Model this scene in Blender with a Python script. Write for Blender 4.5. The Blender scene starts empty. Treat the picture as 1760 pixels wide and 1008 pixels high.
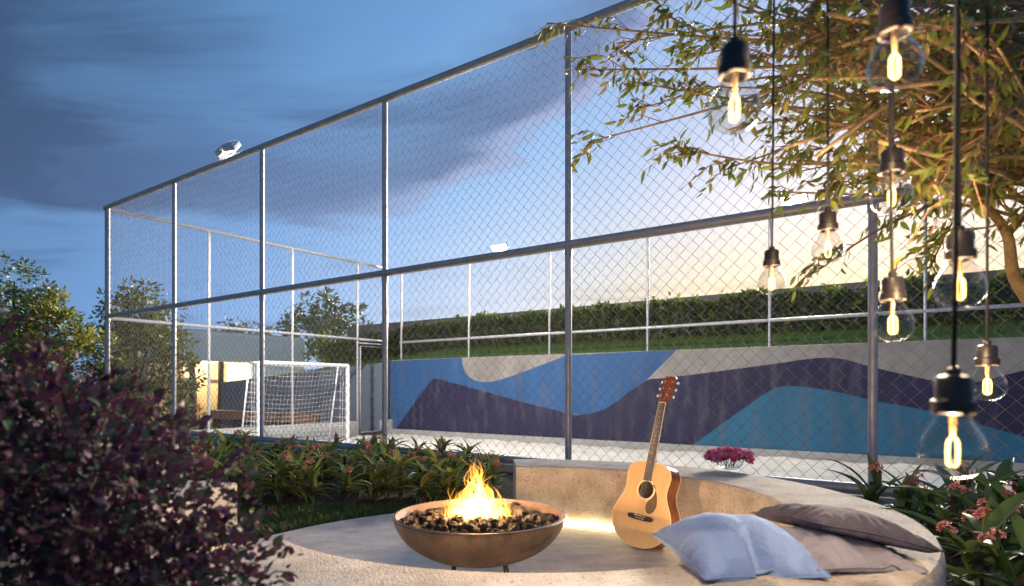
import bpy, bmesh, math, random
import numpy as np
from mathutils import Vector, Matrix, Euler, Quaternion, noise as mnoise
R = math.radians
rnd = random.Random(7)
sc = bpy.context.scene
COL = sc.collection

# ------------------------------------------------------------------ camera, world, sun, exposure
CAMZ, F, CX, HY = 1.0, 1050.0, 880.0, 667.0
cam = bpy.data.cameras.new('camera'); cam_o = bpy.data.objects.new('camera', cam); COL.objects.link(cam_o)
cam_o.location = (0, 0, CAMZ); cam_o.rotation_euler = (R(90), 0, 0)
cam.sensor_width = 36; cam.lens = F / 1760 * 36; cam.shift_y = (HY - 504) / 1760
cam.clip_start = 0.05; cam.clip_end = 3000
cam.dof.use_dof = True; cam.dof.focus_distance = 5.0; cam.dof.aperture_fstop = 2.8
sc.camera = cam_o

SUN_AZ, SUN_EL = R(31), R(12.0)          # azimuth to the right of +Y
W = bpy.data.worlds.new('World'); sc.world = W; W.use_nodes = True
def build_world():
    nt = W.node_tree; nt.nodes.clear(); L = nt.links.new
    def N(t, **k):
        n = nt.nodes.new(t)
        for a, b in k.items(): setattr(n, a, b)
        return n
    def val(s, v):
        if hasattr(v, 'is_linked') or hasattr(v, 'node'): L(v, s)
        else: s.default_value = v
    def M(op, a, b=None, c=None, clamp=False):
        n = N('ShaderNodeMath', operation=op, use_clamp=clamp); val(n.inputs[0], a)
        if b is not None: val(n.inputs[1], b)
        if c is not None: val(n.inputs[2], c)
        return n.outputs[0]
    def ramp(x, a, b):          # smoothstep
        n = N('ShaderNodeMapRange', interpolation_type='SMOOTHSTEP'); val(n.inputs[0], x)
        n.inputs[1].default_value = a; n.inputs[2].default_value = b
        return n.outputs[0]
    def mix(f, a, b, bt='MIX'):
        n = N('ShaderNodeMix', data_type='RGBA', blend_type=bt); val(n.inputs[0], f)
        val(n.inputs[6], a); val(n.inputs[7], b); return n.outputs[2]
    out = N('ShaderNodeOutputWorld'); bg = N('ShaderNodeBackground'); bg.inputs[1].default_value = 0.13
    sky = N('ShaderNodeTexSky', sky_type='NISHITA'); sky.sun_disc = False
    sky.sun_elevation = SUN_EL; sky.sun_rotation = SUN_AZ
    sky.altitude = 0; sky.air_density = 1.3; sky.dust_density = 0.6; sky.ozone_density = 3.2
    tc = N('ShaderNodeTexCoord'); sep = N('ShaderNodeSeparateXYZ'); L(tc.outputs['Generated'], sep.inputs[0])
    x, y, z = sep.outputs
    az = M('MULTIPLY', M('ARCTAN2', x, y), 180 / math.pi)
    el = M('MULTIPLY', M('ARCSINE', z), 180 / math.pi)
    # cloud sheet coordinates: where the view ray meets a level sheet
    zz = M('MAXIMUM', M('ADD', z, 0.10), 0.03)
    comb = N('ShaderNodeCombineXYZ'); L(M('DIVIDE', x, zz), comb.inputs[0]); L(M('DIVIDE', y, zz), comb.inputs[1])
    mp = N('ShaderNodeMapping'); L(comb.outputs[0], mp.inputs[0]); mp.inputs['Rotation'].default_value = (0, 0, R(28)); mp.inputs['Scale'].default_value = (0.55, 1.15, 1)
    n1 = N('ShaderNodeTexNoise'); L(mp.outputs[0], n1.inputs['Vector']); n1.inputs['Scale'].default_value = 1.5; n1.inputs['Detail'].default_value = 8; n1.inputs['Roughness'].default_value = 0.58; n1.inputs['Distortion'].default_value = 0.5
    n2 = N('ShaderNodeTexNoise'); L(mp.outputs[0], n2.inputs['Vector']); n2.inputs['Scale'].default_value = 0.7; n2.inputs['Detail'].default_value = 5; n2.inputs['Distortion'].default_value = 0.8
    nf = n1.outputs['Fac']; ng = n2.outputs['Fac']
    # the lower edge of the big cloud bank, as an elevation over azimuth
    t = M('DIVIDE', M('ADD', az, 60), 120, clamp=True)
    cv = N('ShaderNodeFloatCurve'); L(t, cv.inputs['Value']); c = cv.mapping.curves[0]
    pts = [(-60, 11.5), (-40, 13.5), (-28, 15.0), (-17, 15.4), (-9.7, 17.4), (-4.4, 21.2), (4.4, 26.2), (12, 31), (30, 40), (60, 44)]
    c.points[0].location = ((pts[0][0] + 60) / 120, pts[0][1] / 60); c.points[1].location = ((pts[-1][0] + 60) / 120, pts[-1][1] / 60)
    for a, e in pts[1:-1]: c.points.new((a + 60) / 120, e / 60)
    cv.mapping.update()
    edge = M('SUBTRACT', M('MULTIPLY', cv.outputs[0], 60), 2.3)
    over = M('ADD', M('SUBTRACT', el, edge), M('MULTIPLY', M('SUBTRACT', nf, 0.5), 13))
    bank = ramp(over, -0.3, 2.4)
    body = ramp(M('ADD', ng, M('MULTIPLY', M('SUBTRACT', nf, 0.5), 0.9)), 0.36, 0.60)
    body = M('MAXIMUM', body, M('MULTIPLY', M('SUBTRACT', 1, ramp(over, 4.5, 11)), M('ADD', 0.45, M('MULTIPLY', nf, 0.8))))
    thick = M('MULTIPLY', bank, M('ADD', 0.22, M('MULTIPLY', body, 0.78)), clamp=True)
    rightfade = M('SUBTRACT', 1, M('MULTIPLY', ramp(az, 0, 40), 0.6))
    thick = M('MULTIPLY', M('MULTIPLY', thick, rightfade), M('SUBTRACT', 1, M('MULTIPLY', ramp(el, 30, 60), 0.45)))
    # thin low streaks near the horizon
    low = M('MULTIPLY', M('MULTIPLY', ramp(nf, 0.5, 0.72), ramp(el, 2, 6)), M('SUBTRACT', 1, ramp(el, 11, 17)))
    low = M('MULTIPLY', low, 0.55)
    cov = M('MAXIMUM', thick, low)
    # clear sky: Nishita, deepening with the angle from the sunset, less ochre at the horizon away from it
    dot = N('ShaderNodeVectorMath', operation='DOT_PRODUCT'); L(tc.outputs['Generated'], dot.inputs[0])
    dot.inputs[1].default_value = (math.sin(SUN_AZ), math.cos(SUN_AZ), 0.08)
    ct = dot.outputs['Value']
    gm = N('ShaderNodeGamma'); L(sky.outputs[0], gm.inputs[0]); gm.inputs[1].default_value = 0.48
    hs = N('ShaderNodeHueSaturation'); L(gm.outputs[0], hs.inputs['Color'])
    L(M('ADD', 1.0, M('MULTIPLY', ramp(el, 3, 24), 0.95)), hs.inputs['Saturation'])
    lowband = M('SUBTRACT', 1, M('MULTIPLY', ramp(el, 8, 45), 0.6))
    cool = M('MULTIPLY', lowband, M('SUBTRACT', 1, ramp(ct, 0.50, 0.96)))
    bw = N('ShaderNodeRGBToBW'); L(gm.outputs[0], bw.inputs[0])
    blue = mix(1.0, bw.outputs[0], (0.42, 0.98, 1.75, 1), 'MULTIPLY')
    clear = mix(M('MULTIPLY', cool, 0.9), hs.outputs[0], blue)
    hl = M('MAXIMUM', M('SQRT', M('ADD', M('MULTIPLY', x, x), M('MULTIPLY', y, y))), 0.001)
    caz = M('DIVIDE', M('ADD', M('MULTIPLY', x, math.sin(SUN_AZ)), M('MULTIPLY', y, math.cos(SUN_AZ))), hl)
    upw = ramp(el, 18, 75)
    caz = M('ADD', M('MULTIPLY', caz, M('SUBTRACT', 1, upw)), M('MULTIPLY', 0.62, upw))
    fall = M('ADD', SKYFALL[0], M('MULTIPLY', ramp(caz, 0.25, 1.0), SKYFALL[1]))
    fall = M('MULTIPLY', fall, M('SUBTRACT', 1, M('MULTIPLY', ramp(ct, 0.80, 0.99), 0.12)))
    vm = N('ShaderNodeVectorMath', operation='SCALE'); L(clear, vm.inputs[0]); L(fall, vm.inputs['Scale'])
    glow = M('MULTIPLY', ramp(ct, 0.86, 0.995), M('SUBTRACT', 1, ramp(el, 5, 19)))
    clear = mix(1.0, vm.outputs[0], SKYTINT, 'MULTIPLY')
    warm = mix(1.0, clear, (1.0, 0.90, 0.60, 1), 'MULTIPLY')
    clear = mix(glow, clear, warm)
    dark = mix(1.0, clear, (0.50, 0.41, 0.44, 1), 'MULTIPLY')
    rim = M('MULTIPLY', M('MULTIPLY', M('MULTIPLY', bank, M('SUBTRACT', 1, ramp(over, 1.0, 3.6))), ramp(az, -26, 0)), 0.9)
    col = mix(M('MULTIPLY', cov, 0.9), clear, dark)
    pink = mix(1.0, clear, (1.45, 1.0, 0.92, 1), 'MULTIPLY')
    col = mix(rim, col, pink)
    L(col, bg.inputs[0]); L(bg.outputs[0], out.inputs[0])
SKYTINT = (1.0, 0.92, 1.02, 1); SKYFALL = (0.150, 0.190)
build_world()
sun = bpy.data.lights.new('sun', 'SUN'); sun.energy = 1.3; sun.angle = R(12); sun.color = (1, 0.84, 0.66)
sun_o = bpy.data.objects.new('sun', sun); COL.objects.link(sun_o)
sd = Vector((math.sin(SUN_AZ) * math.cos(SUN_EL), math.cos(SUN_AZ) * math.cos(SUN_EL), math.sin(SUN_EL)))
sun_o.rotation_euler = (-sd).to_track_quat('-Z', 'Y').to_euler(); sun_o.location = sd * 60

vs = sc.view_settings; vs.view_transform = 'Standard'; vs.look = 'None'; vs.gamma = 1; vs.use_curve_mapping = False
vs.exposure = 3.3
cy = sc.cycles; cy.use_denoising = True; cy.max_bounces = 8; cy.diffuse_bounces = 3; cy.glossy_bounces = 3; cy.transmission_bounces = 4; cy.transparent_max_bounces = 48
cy.sample_clamp_indirect = 6; cy.caustics_reflective = False; cy.caustics_refractive = False

# ------------------------------------------------------------------ helpers
UX = Vector((-1493, 1050, 0)).normalized(); VX = Vector((1050, 1493, 0)).normalized()
def uv(u, v, z=0.0): return Vector((UX.x * u + VX.x * v, UX.y * u + VX.y * v, z))
def px(x, y, D): return Vector(((x - CX) / F * D, D, CAMZ + (HY - y) / F * D))
def onfloor(x, y, z=0.0): return px(x, y, (CAMZ - z) * F / (y - HY))
def on_v(x, y, v):
    r = (x - CX) / F; Y = v / (VX.y + VX.x * r); return Y * (UX.y + UX.x * r), CAMZ + (HY - y) / F * Y     # (u, z)

MATS = {}
def nodes_of(name):
    m = bpy.data.materials.new(name); m.use_nodes = True; nt = m.node_tree
    return m, nt, nt.nodes['Principled BSDF'], nt.nodes['Material Output']
def surf(name, c1, c2=None, scale=6, rough=0.7, metal=0.0, bump=0.0, bscale=None, detail=6, c3=None, s3=40, f3=(0.6, 0.75), rvar=0.0, coord='Object', stretch=None, spec=0.5):
    m, nt, p, out = nodes_of(name); L = nt.links.new
    tc = nt.nodes.new('ShaderNodeTexCoord'); vec = tc.outputs[coord]
    if stretch:
        mp = nt.nodes.new('ShaderNodeMapping'); mp.inputs['Scale'].default_value = stretch; L(vec, mp.inputs[0]); vec = mp.outputs[0]
    def noise(s, d=detail):
        n = nt.nodes.new('ShaderNodeTexNoise'); n.inputs['Scale'].default_value = s; n.inputs['Detail'].default_value = d; n.inputs['Roughness'].default_value = 0.6; L(vec, n.inputs['Vector']); return n.outputs['Fac']
    def mr(x, a, b, c=0, d=1):
        n = nt.nodes.new('ShaderNodeMapRange'); L(x, n.inputs[0]); n.inputs[1].default_value = a; n.inputs[2].default_value = b; n.inputs[3].default_value = c; n.inputs[4].default_value = d; return n.outputs[0]
    def mix(f, a, b):
        n = nt.nodes.new('ShaderNodeMix'); n.data_type = 'RGBA'; L(f, n.inputs[0])
        for s, v in ((n.inputs[6], a), (n.inputs[7], b)):
            if isinstance(v, tuple): s.default_value = (*v, 1) if len(v) == 3 else v
            else: L(v, s)
        return n.outputs[2]
    p.inputs['Roughness'].default_value = rough; p.inputs['Metallic'].default_value = metal; p.inputs['Specular IOR Level'].default_value = spec
    if c2 is None: p.inputs['Base Color'].default_value = (*c1, 1)
    else:
        nz = noise(scale); c = mix(mr(nz, 0.32, 0.68), c1, c2)
        if c3: c = mix(mr(noise(s3, 4), f3[0], f3[1]), c, c3)
        L(c, p.inputs['Base Color'])
        if rvar: L(mr(nz, 0.3, 0.7, rough - rvar, rough + rvar), p.inputs['Roughness'])
    if bump:
        b = nt.nodes.new('ShaderNodeBump'); b.inputs['Strength'].default_value = bump; b.inputs['Distance'].default_value = 0.02
        L(noise(bscale or scale * 6, 8), b.inputs['Height']); L(b.outputs[0], p.inputs['Normal'])
    MATS[name] = m; return m
def emis(name, col, s):
    m, nt, p, out = nodes_of(name); e = nt.nodes.new('ShaderNodeEmission'); e.inputs[0].default_value = (*col, 1); e.inputs[1].default_value = s
    nt.links.new(e.outputs[0], out.inputs[0]); MATS[name] = m; return m
def leafm(name, cols, rough=0.45, trans=0.3, spec=0.4):
    """foliage: a colour per leaf (island or object), thin and slightly translucent"""
    m, nt, p, out = nodes_of(name); L = nt.links.new
    g = nt.nodes.new('ShaderNodeNewGeometry'); oi = nt.nodes.new('ShaderNodeObjectInfo')
    a = nt.nodes.new('ShaderNodeMath'); a.operation = 'ADD'; L(g.outputs['Random Per Island'], a.inputs[0]); L(oi.outputs['Random'], a.inputs[1])
    f = nt.nodes.new('ShaderNodeMath'); f.operation = 'FRACT'; L(a.outputs[0], f.inputs[0])
    r = nt.nodes.new('ShaderNodeValToRGB'); el = r.color_ramp.elements
    while len(el) < len(cols): el.new(0.5)
    for i, c in enumerate(cols): el[i].position = i / (len(cols) - 1); el[i].color = (*c, 1)
    L(f.outputs[0], r.inputs[0]); L(r.outputs[0], p.inputs['Base Color']); p.inputs['Roughness'].default_value = rough; p.inputs['Specular IOR Level'].default_value = spec
    t = nt.nodes.new('ShaderNodeBsdfTranslucent'); L(r.outputs[0], t.inputs[0])
    mx = nt.nodes.new('ShaderNodeMixShader'); mx.inputs[0].default_value = trans; L(p.outputs[0], mx.inputs[1]); L(t.outputs[0], mx.inputs[2]); L(mx.outputs[0], out.inputs[0])
    MATS[name] = m; return m
def thin_glass(name, tint=(1, 1, 1), ior=1.5, rough=0.0):
    """a thin clear wall: light passes straight, the surface reflects"""
    m, nt, p, out = nodes_of(name); L = nt.links.new
    fr = nt.nodes.new('ShaderNodeFresnel'); ge = nt.nodes.new('ShaderNodeNewGeometry'); mr = nt.nodes.new('ShaderNodeMapRange')
    L(ge.outputs['Backfacing'], mr.inputs[0]); mr.inputs[3].default_value = ior; mr.inputs[4].default_value = 1 / ior; L(mr.outputs[0], fr.inputs[0])
    tr = nt.nodes.new('ShaderNodeBsdfTransparent'); tr.inputs[0].default_value = (*tint, 1)
    gl = nt.nodes.new('ShaderNodeBsdfGlossy'); gl.inputs['Roughness'].default_value = rough
    mx = nt.nodes.new('ShaderNodeMixShader'); L(fr.outputs[0], mx.inputs[0]); L(tr.outputs[0], mx.inputs[1]); L(gl.outputs[0], mx.inputs[2]); L(mx.outputs[0], out.inputs[0])
    MATS[name] = m; return m

class MB:
    def __init__(s): s.v, s.f = [], []
    def add(s, vs, fs):
        o = len(s.v); s.v += [tuple(p) for p in vs]; s.f += [tuple(i + o for i in f) for f in fs]; return s
    def box(s, c, size, rot=None, mtx=None):
        a, b, d = size[0] / 2, size[1] / 2, size[2] / 2
        P = [Vector((x, y, z)) for z in (-d, d) for y in (-b, b) for x in (-a, a)]
        if rot is not None: q = Euler(rot); [p.rotate(q) for p in P]
        P = [p + Vector(c) for p in P]
        if mtx is not None: P = [mtx @ p for p in P]
        return s.add(P, [(0, 2, 3, 1), (4, 5, 7, 6), (0, 1, 5, 4), (2, 6, 7, 3), (0, 4, 6, 2), (1, 3, 7, 5)])
    def uvbox(s, u0, u1, v0, v1, z0, z1):
        P = [uv(u, v, z) for z in (z0, z1) for v in (v0, v1) for u in (u0, u1)]
        return s.add(P, [(0, 1, 3, 2), (4, 6, 7, 5), (0, 4, 5, 1), (2, 3, 7, 6), (0, 2, 6, 4), (1, 5, 7, 3)])
    def tube(s, path, rad, n=6, cap=True):
        P = [Vector(p) for p in path]; k = len(P)
        if not hasattr(rad, '__len__'): rad = [rad] * k
        vs, fs = [], []; t0 = (P[1] - P[0]).normalized(); ref = Vector((0, 0, 1)) if abs(t0.z) < 0.9 else Vector((1, 0, 0))
        a = t0.cross(ref).normalized()
        for i in range(k):
            t = (P[min(i + 1, k - 1)] - P[max(i - 1, 0)])
            if t.length < 1e-9: t = t0
            t.normalize(); a = (a - t * a.dot(t)); a = a.normalized() if a.length > 1e-6 else t.orthogonal().normalized(); b = t.cross(a)
            for j in range(n):
                w = 2 * math.pi * j / n; vs.append(P[i] + (a * math.cos(w) + b * math.sin(w)) * rad[i])
        for i in range(k - 1):
            for j in range(n):
                q = (j + 1) % n; fs.append((i * n + j, i * n + q, (i + 1) * n + q, (i + 1) * n + j))
        if cap: fs.append(tuple(range(n - 1, -1, -1))); fs.append(tuple(range((k - 1) * n, k * n)))
        return s.add(vs, fs)
    def lathe(s, prof, n=24, c=(0, 0, 0), mtx=None, closed=False):
        vs, fs = [], []; k = len(prof)
        for r, z in prof:
            for j in range(n):
                w = 2 * math.pi * j / n; vs.append(Vector((c[0] + max(r, 1e-5) * math.cos(w), c[1] + max(r, 1e-5) * math.sin(w), c[2] + z)))
        for i in range(k if closed else k - 1):
            i2 = (i + 1) % k
            for j in range(n):
                q = (j + 1) % n; fs.append((i * n + j, i * n + q, i2 * n + q, i2 * n + j))
        if mtx is not None: vs = [mtx @ p for p in vs]
        return s.add(vs, fs)
    def prism(s, pts, d, org, ax, ay, an):
        """outline (2d points) pushed out by d along an"""
        k = len(pts); A = [org + ax * p[0] + ay * p[1] for p in pts]; B = [p + an * d for p in A]
        fs = [tuple(range(k - 1, -1, -1)), tuple(range(k, 2 * k))] + [(i, (i + 1) % k, k + (i + 1) % k, k + i) for i in range(k)]
        return s.add(A + B, fs)
    def mesh(s, name, m=None, smooth=False):
        me = bpy.data.meshes.new(name); me.from_pydata(s.v, [], s.f)
        if m is not None: me.materials.append(MATS[m] if isinstance(m, str) else m)
        if smooth: me.polygons.foreach_set('use_smooth', [True] * len(me.polygons))
        me.update(); return me
def link(name, me, parent=None, loc=None, rot=None, scale=None, kind=None):
    o = bpy.data.objects.new(name, me); COL.objects.link(o)
    if parent is not None: o.parent = parent
    if loc is not None: o.location = loc
    if rot is not None: o.rotation_euler = rot
    if scale is not None: o.scale = scale if hasattr(scale, '__len__') else (scale,) * 3
    if kind: o['kind'] = kind
    return o
def part(name, mb, m, parent=None, smooth=False, world=True, kind=None, bevel=0, auto=None):
    """one mesh object; world=True: the builder's points are world points and the parent has no rotation"""
    if world and parent is not None:
        o0 = Vector(parent.location); g = parent.parent
        while g is not None: o0 += Vector(g.location); g = g.parent
        mb.v = [(p[0] - o0.x, p[1] - o0.y, p[2] - o0.z) for p in mb.v]
    o = link(name, mb.mesh(name, m, smooth), parent, kind=kind)
    if bevel:
        b = o.modifiers.new('bevel', 'BEVEL'); b.width = bevel; b.segments = 2; b.limit_method = 'ANGLE'
    if auto is not None:
        o.data.set_sharp_from_angle(angle=R(auto))
    return o
def tag(o, label, cat, group=None):
    o['label'] = label; o['category'] = cat
    if group: o['group'] = group
    return o
def thing(name, label, cat, loc=(0, 0, 0), group=None, rot=None):
    o = bpy.data.objects.new(name, None); COL.objects.link(o); o.location = loc; o.empty_display_size = 0.2
    if rot is not None: o.rotation_euler = rot
    return tag(o, label, cat, group)
def struct(name, mb, m, smooth=False):
    o = link(name, mb.mesh(name, m, smooth), kind='structure'); return o
def fbm(p, s=1.0, o=4): return mnoise.fractal(Vector(p) * s, 1.0, 2.0, o)

# ------------------------------------------------------------------ materials
surf('concrete', (0.55, 0.50, 0.46), (0.33, 0.285, 0.25), 6.5, 0.8, bump=0.6, bscale=120, c3=(0.15, 0.115, 0.09), s3=60, f3=(0.55, 0.74), detail=14)
surf('floor_screed', (0.66, 0.575, 0.535), (0.43, 0.365, 0.34), 4.2, 0.62, bump=0.4, bscale=90, c3=(0.22, 0.18, 0.165), s3=26, f3=(0.55, 0.74), detail=10, stretch=(1, 2.2, 1))
surf('wall_concrete', (0.33, 0.305, 0.285), (0.22, 0.20, 0.19), 1.6, 0.85, bump=0.4, bscale=30, detail=12, c3=(0.14, 0.125, 0.115), s3=5, f3=(0.60, 0.85))
surf('kerb_concrete', (0.42, 0.41, 0.40), (0.32, 0.31, 0.30), 2.0, 0.85, bump=0.25, bscale=30)
surf('boundary_wall', (0.20, 0.185, 0.175), (0.155, 0.145, 0.14), 0.9, 0.9, bump=0.2, bscale=20)
surf('slope_wall', (0.20, 0.23, 0.29), (0.16, 0.185, 0.235), 0.8, 0.85, bump=0.2, bscale=20)
surf('paint_blue', (0.028, 0.110, 0.29), (0.020, 0.082, 0.22), 1.1, 0.75, bump=0.35, bscale=45, detail=12, c3=(0.12, 0.12, 0.135), s3=2.6, f3=(0.50, 1.0), stretch=(1.6, 1.6, 0.35))
surf('paint_purple', (0.020, 0.016, 0.066), (0.014, 0.011, 0.046), 1.1, 0.75, bump=0.35, bscale=45, detail=12, c3=(0.12, 0.12, 0.135), s3=2.6, f3=(0.50, 1.0), stretch=(1.6, 1.6, 0.35))
surf('paint_teal', (0.022, 0.145, 0.265), (0.017, 0.112, 0.21), 1.1, 0.75, bump=0.35, bscale=45, detail=12, c3=(0.12, 0.12, 0.135), s3=2.6, f3=(0.50, 1.0), stretch=(1.6, 1.6, 0.35))
surf('sand', (0.70, 0.655, 0.60), (0.58, 0.535, 0.48), 3.0, 0.95, bump=0.5, bscale=24, c3=(0.30, 0.26, 0.22), s3=60, f3=(0.70, 0.85))
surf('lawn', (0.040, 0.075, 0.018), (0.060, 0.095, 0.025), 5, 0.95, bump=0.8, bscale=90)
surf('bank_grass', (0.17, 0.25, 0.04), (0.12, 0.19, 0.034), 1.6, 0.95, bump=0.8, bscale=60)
surf('soil', (0.028, 0.020, 0.014), (0.045, 0.032, 0.022), 12, 0.95, bump=0.8, bscale=60)
surf('far_ground', (0.10, 0.12, 0.06), (0.14, 0.13, 0.09), 0.3, 0.95)
surf('galvanised', (0.50, 0.48, 0.50), (0.38, 0.365, 0.385), 9, 0.42, 0.35, rvar=0.08, bump=0.04, bscale=60)
surf('wire', (0.30, 0.27, 0.245), (0.20, 0.18, 0.165), 30, 0.9, 0.0, spec=0.1)
surf('white_paint', (0.72, 0.72, 0.73), (0.62, 0.62, 0.63), 4, 0.5)
surf('net_cord', (0.72, 0.72, 0.74), None, rough=0.8)
surf('render_white', (0.80, 0.82, 0.84), (0.74, 0.76, 0.78), 1.0, 0.8, bump=0.1, bscale=20)
surf('render_cream', (0.60, 0.46, 0.27), (0.54, 0.41, 0.24), 1.0, 0.8)
surf('timber', (0.50, 0.24, 0.12), (0.36, 0.16, 0.075), 5, 0.6, stretch=(0.6, 8, 8), bump=0.1)
surf('dark_timber', (0.10, 0.06, 0.04), (0.07, 0.04, 0.03), 6, 0.6)
surf('corten', (0.125, 0.074, 0.060), (0.050, 0.031, 0.027), 6, 0.55, 0.25, bump=0.3, bscale=60, detail=12, c3=(0.022, 0.015, 0.014), s3=9, f3=(0.50, 0.72), rvar=0.12)
surf('bowl_inside', (0.115, 0.088, 0.092), (0.075, 0.058, 0.062), 9, 0.55, 0.4, bump=0.15, bscale=45)
surf('black_iron', (0.03, 0.027, 0.025), (0.05, 0.04, 0.035), 20, 0.5, 0.7)
surf('lava_rock', (0.060, 0.043, 0.034), (0.018, 0.015, 0.015), 14, 0.9, bump=1.0, bscale=90, c3=(0.17, 0.10, 0.06), s3=30, f3=(0.58, 0.75))
surf('spruce', (0.78, 0.50, 0.25), (0.70, 0.42, 0.19), 3.5, 0.30, stretch=(26, 1.2, 26), spec=0.6)
surf('mahogany', (0.20, 0.055, 0.020), (0.125, 0.032, 0.012), 4, 0.25, stretch=(10, 1.5, 10), spec=0.6)
surf('head_veneer', (0.32, 0.085, 0.028), (0.22, 0.055, 0.02), 6, 0.25, stretch=(20, 2, 20))
surf('rosewood', (0.105, 0.075, 0.048), (0.065, 0.045, 0.03), 10, 0.45, stretch=(20, 1, 20))
surf('ebony', (0.022, 0.018, 0.016), None, rough=0.35)
surf('cream_plastic', (0.80, 0.70, 0.52), None, rough=0.35)
surf('pickguard', (0.165, 0.120, 0.065), (0.12, 0.09, 0.05), 14, 0.18)
surf('hole_dark', (0.05, 0.028, 0.016), None, rough=0.9)
surf('nickel', (0.70, 0.69, 0.66), None, rough=0.2, metal=1.0)
surf('bronze_string', (0.62, 0.48, 0.30), None, rough=0.3, metal=1.0)
surf('pearl', (0.82, 0.80, 0.76), None, rough=0.2)
surf('socket', (0.014, 0.010, 0.009), (0.020, 0.015, 0.013), 30, 0.4, 0.1)
surf('socket_mouth', (0.003, 0.0025, 0.002), None, rough=0.9, spec=0.05)  # near black: shade inside the socket put into its colour
surf('cord', (0.012, 0.011, 0.012), None, rough=0.8)
surf('brass', (0.75, 0.50, 0.22), None, rough=0.3, metal=1.0)
surf('bark', (0.46, 0.31, 0.155), (0.28, 0.18, 0.085), 18, 0.8, bump=0.6, bscale=60)
surf('twig', (0.25, 0.115, 0.055), (0.17, 0.075, 0.04), 18, 0.7)
surf('dark_bark', (0.035, 0.025, 0.022), (0.06, 0.045, 0.035), 12, 0.85, bump=0.5)
surf('floodlight_shell', (0.72, 0.76, 0.84), (0.62, 0.66, 0.74), 8, 0.35, 0.1)
emis('floodlight_lens', (1.0, 0.97, 0.90), 9.0)
emis('porch_lamp', (1.0, 0.82, 0.55), 6.0)
emis('led', (1.0, 0.78, 0.38), 6.5)
emis('filament', (1.0, 0.60, 0.17), 0.9)
thin_glass('bulb_glass', (0.94, 0.92, 0.88), 1.85)
thin_glass('clear_glass', (0.93, 0.96, 0.96), 1.40)
leafm('tree_leaf', [(0.15, 0.18, 0.028), (0.10, 0.15, 0.028), (0.22, 0.20, 0.04), (0.075, 0.13, 0.03), (0.19, 0.22, 0.035), (0.24, 0.15, 0.05), (0.11, 0.16, 0.028)], trans=0.35)
leafm('purple_leaf', [(0.044, 0.018, 0.050), (0.062, 0.021, 0.052), (0.028, 0.017, 0.034), (0.026, 0.058, 0.048), (0.080, 0.022, 0.052), (0.040, 0.025, 0.058), (0.056, 0.031, 0.072), (0.026, 0.054, 0.038), (0.125, 0.042, 0.078), (0.035, 0.058, 0.042)], trans=0.2, spec=0.12)
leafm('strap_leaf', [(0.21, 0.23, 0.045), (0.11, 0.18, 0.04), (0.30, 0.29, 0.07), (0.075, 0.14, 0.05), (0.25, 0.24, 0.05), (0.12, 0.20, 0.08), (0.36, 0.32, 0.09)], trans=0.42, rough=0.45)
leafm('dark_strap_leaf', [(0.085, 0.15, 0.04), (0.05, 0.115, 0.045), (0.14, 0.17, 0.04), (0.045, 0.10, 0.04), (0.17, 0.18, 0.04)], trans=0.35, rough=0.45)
leafm('pink_petal', [(0.72, 0.24, 0.20), (0.58, 0.14, 0.20), (0.80, 0.34, 0.26), (0.50, 0.10, 0.15)], trans=0.3)
leafm('bouquet_petal', [(0.70, 0.15, 0.34), (0.62, 0.20, 0.44), (0.52, 0.05, 0.14), (0.72, 0.30, 0.52), (0.62, 0.09, 0.12)], trans=0.25)
leafm('yellow_bush_leaf', [(0.22, 0.22, 0.035), (0.12, 0.16, 0.03), (0.42, 0.38, 0.08), (0.08, 0.12, 0.025), (0.32, 0.30, 0.05), (0.10, 0.14, 0.03)], trans=0.3)
leafm('dark_tree_leaf', [(0.07, 0.10, 0.025), (0.045, 0.075, 0.022), (0.15, 0.16, 0.03), (0.05, 0.085, 0.028), (0.21, 0.19, 0.04)], trans=0.25)
leafm('hedge_leaf', [(0.12, 0.18, 0.035), (0.08, 0.13, 0.03), (0.24, 0.26, 0.05), (0.10, 0.16, 0.035), (0.055, 0.095, 0.022)], trans=0.5, spec=0.2)
leafm('far_leaf', [(0.12, 0.17, 0.09), (0.09, 0.14, 0.08), (0.16, 0.20, 0.09)], trans=0.2)  # lighter, bluer greens put distance haze into the leaf colour
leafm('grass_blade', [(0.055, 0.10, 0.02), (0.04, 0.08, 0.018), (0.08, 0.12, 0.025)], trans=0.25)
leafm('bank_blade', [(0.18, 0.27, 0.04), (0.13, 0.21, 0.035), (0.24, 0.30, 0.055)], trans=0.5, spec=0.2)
surf('pillow_blue', (0.18, 0.27, 0.52), (0.165, 0.25, 0.49), 260, 0.95, bump=0.35, bscale=75, detail=3)
surf('pillow_taupe', (0.22, 0.21, 0.265), (0.20, 0.19, 0.245), 260, 0.95, bump=0.35, bscale=75, detail=3)
surf('pillow_charcoal', (0.064, 0.057, 0.085), (0.054, 0.048, 0.074), 260, 0.95, bump=0.35, bscale=75, detail=3)

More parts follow.
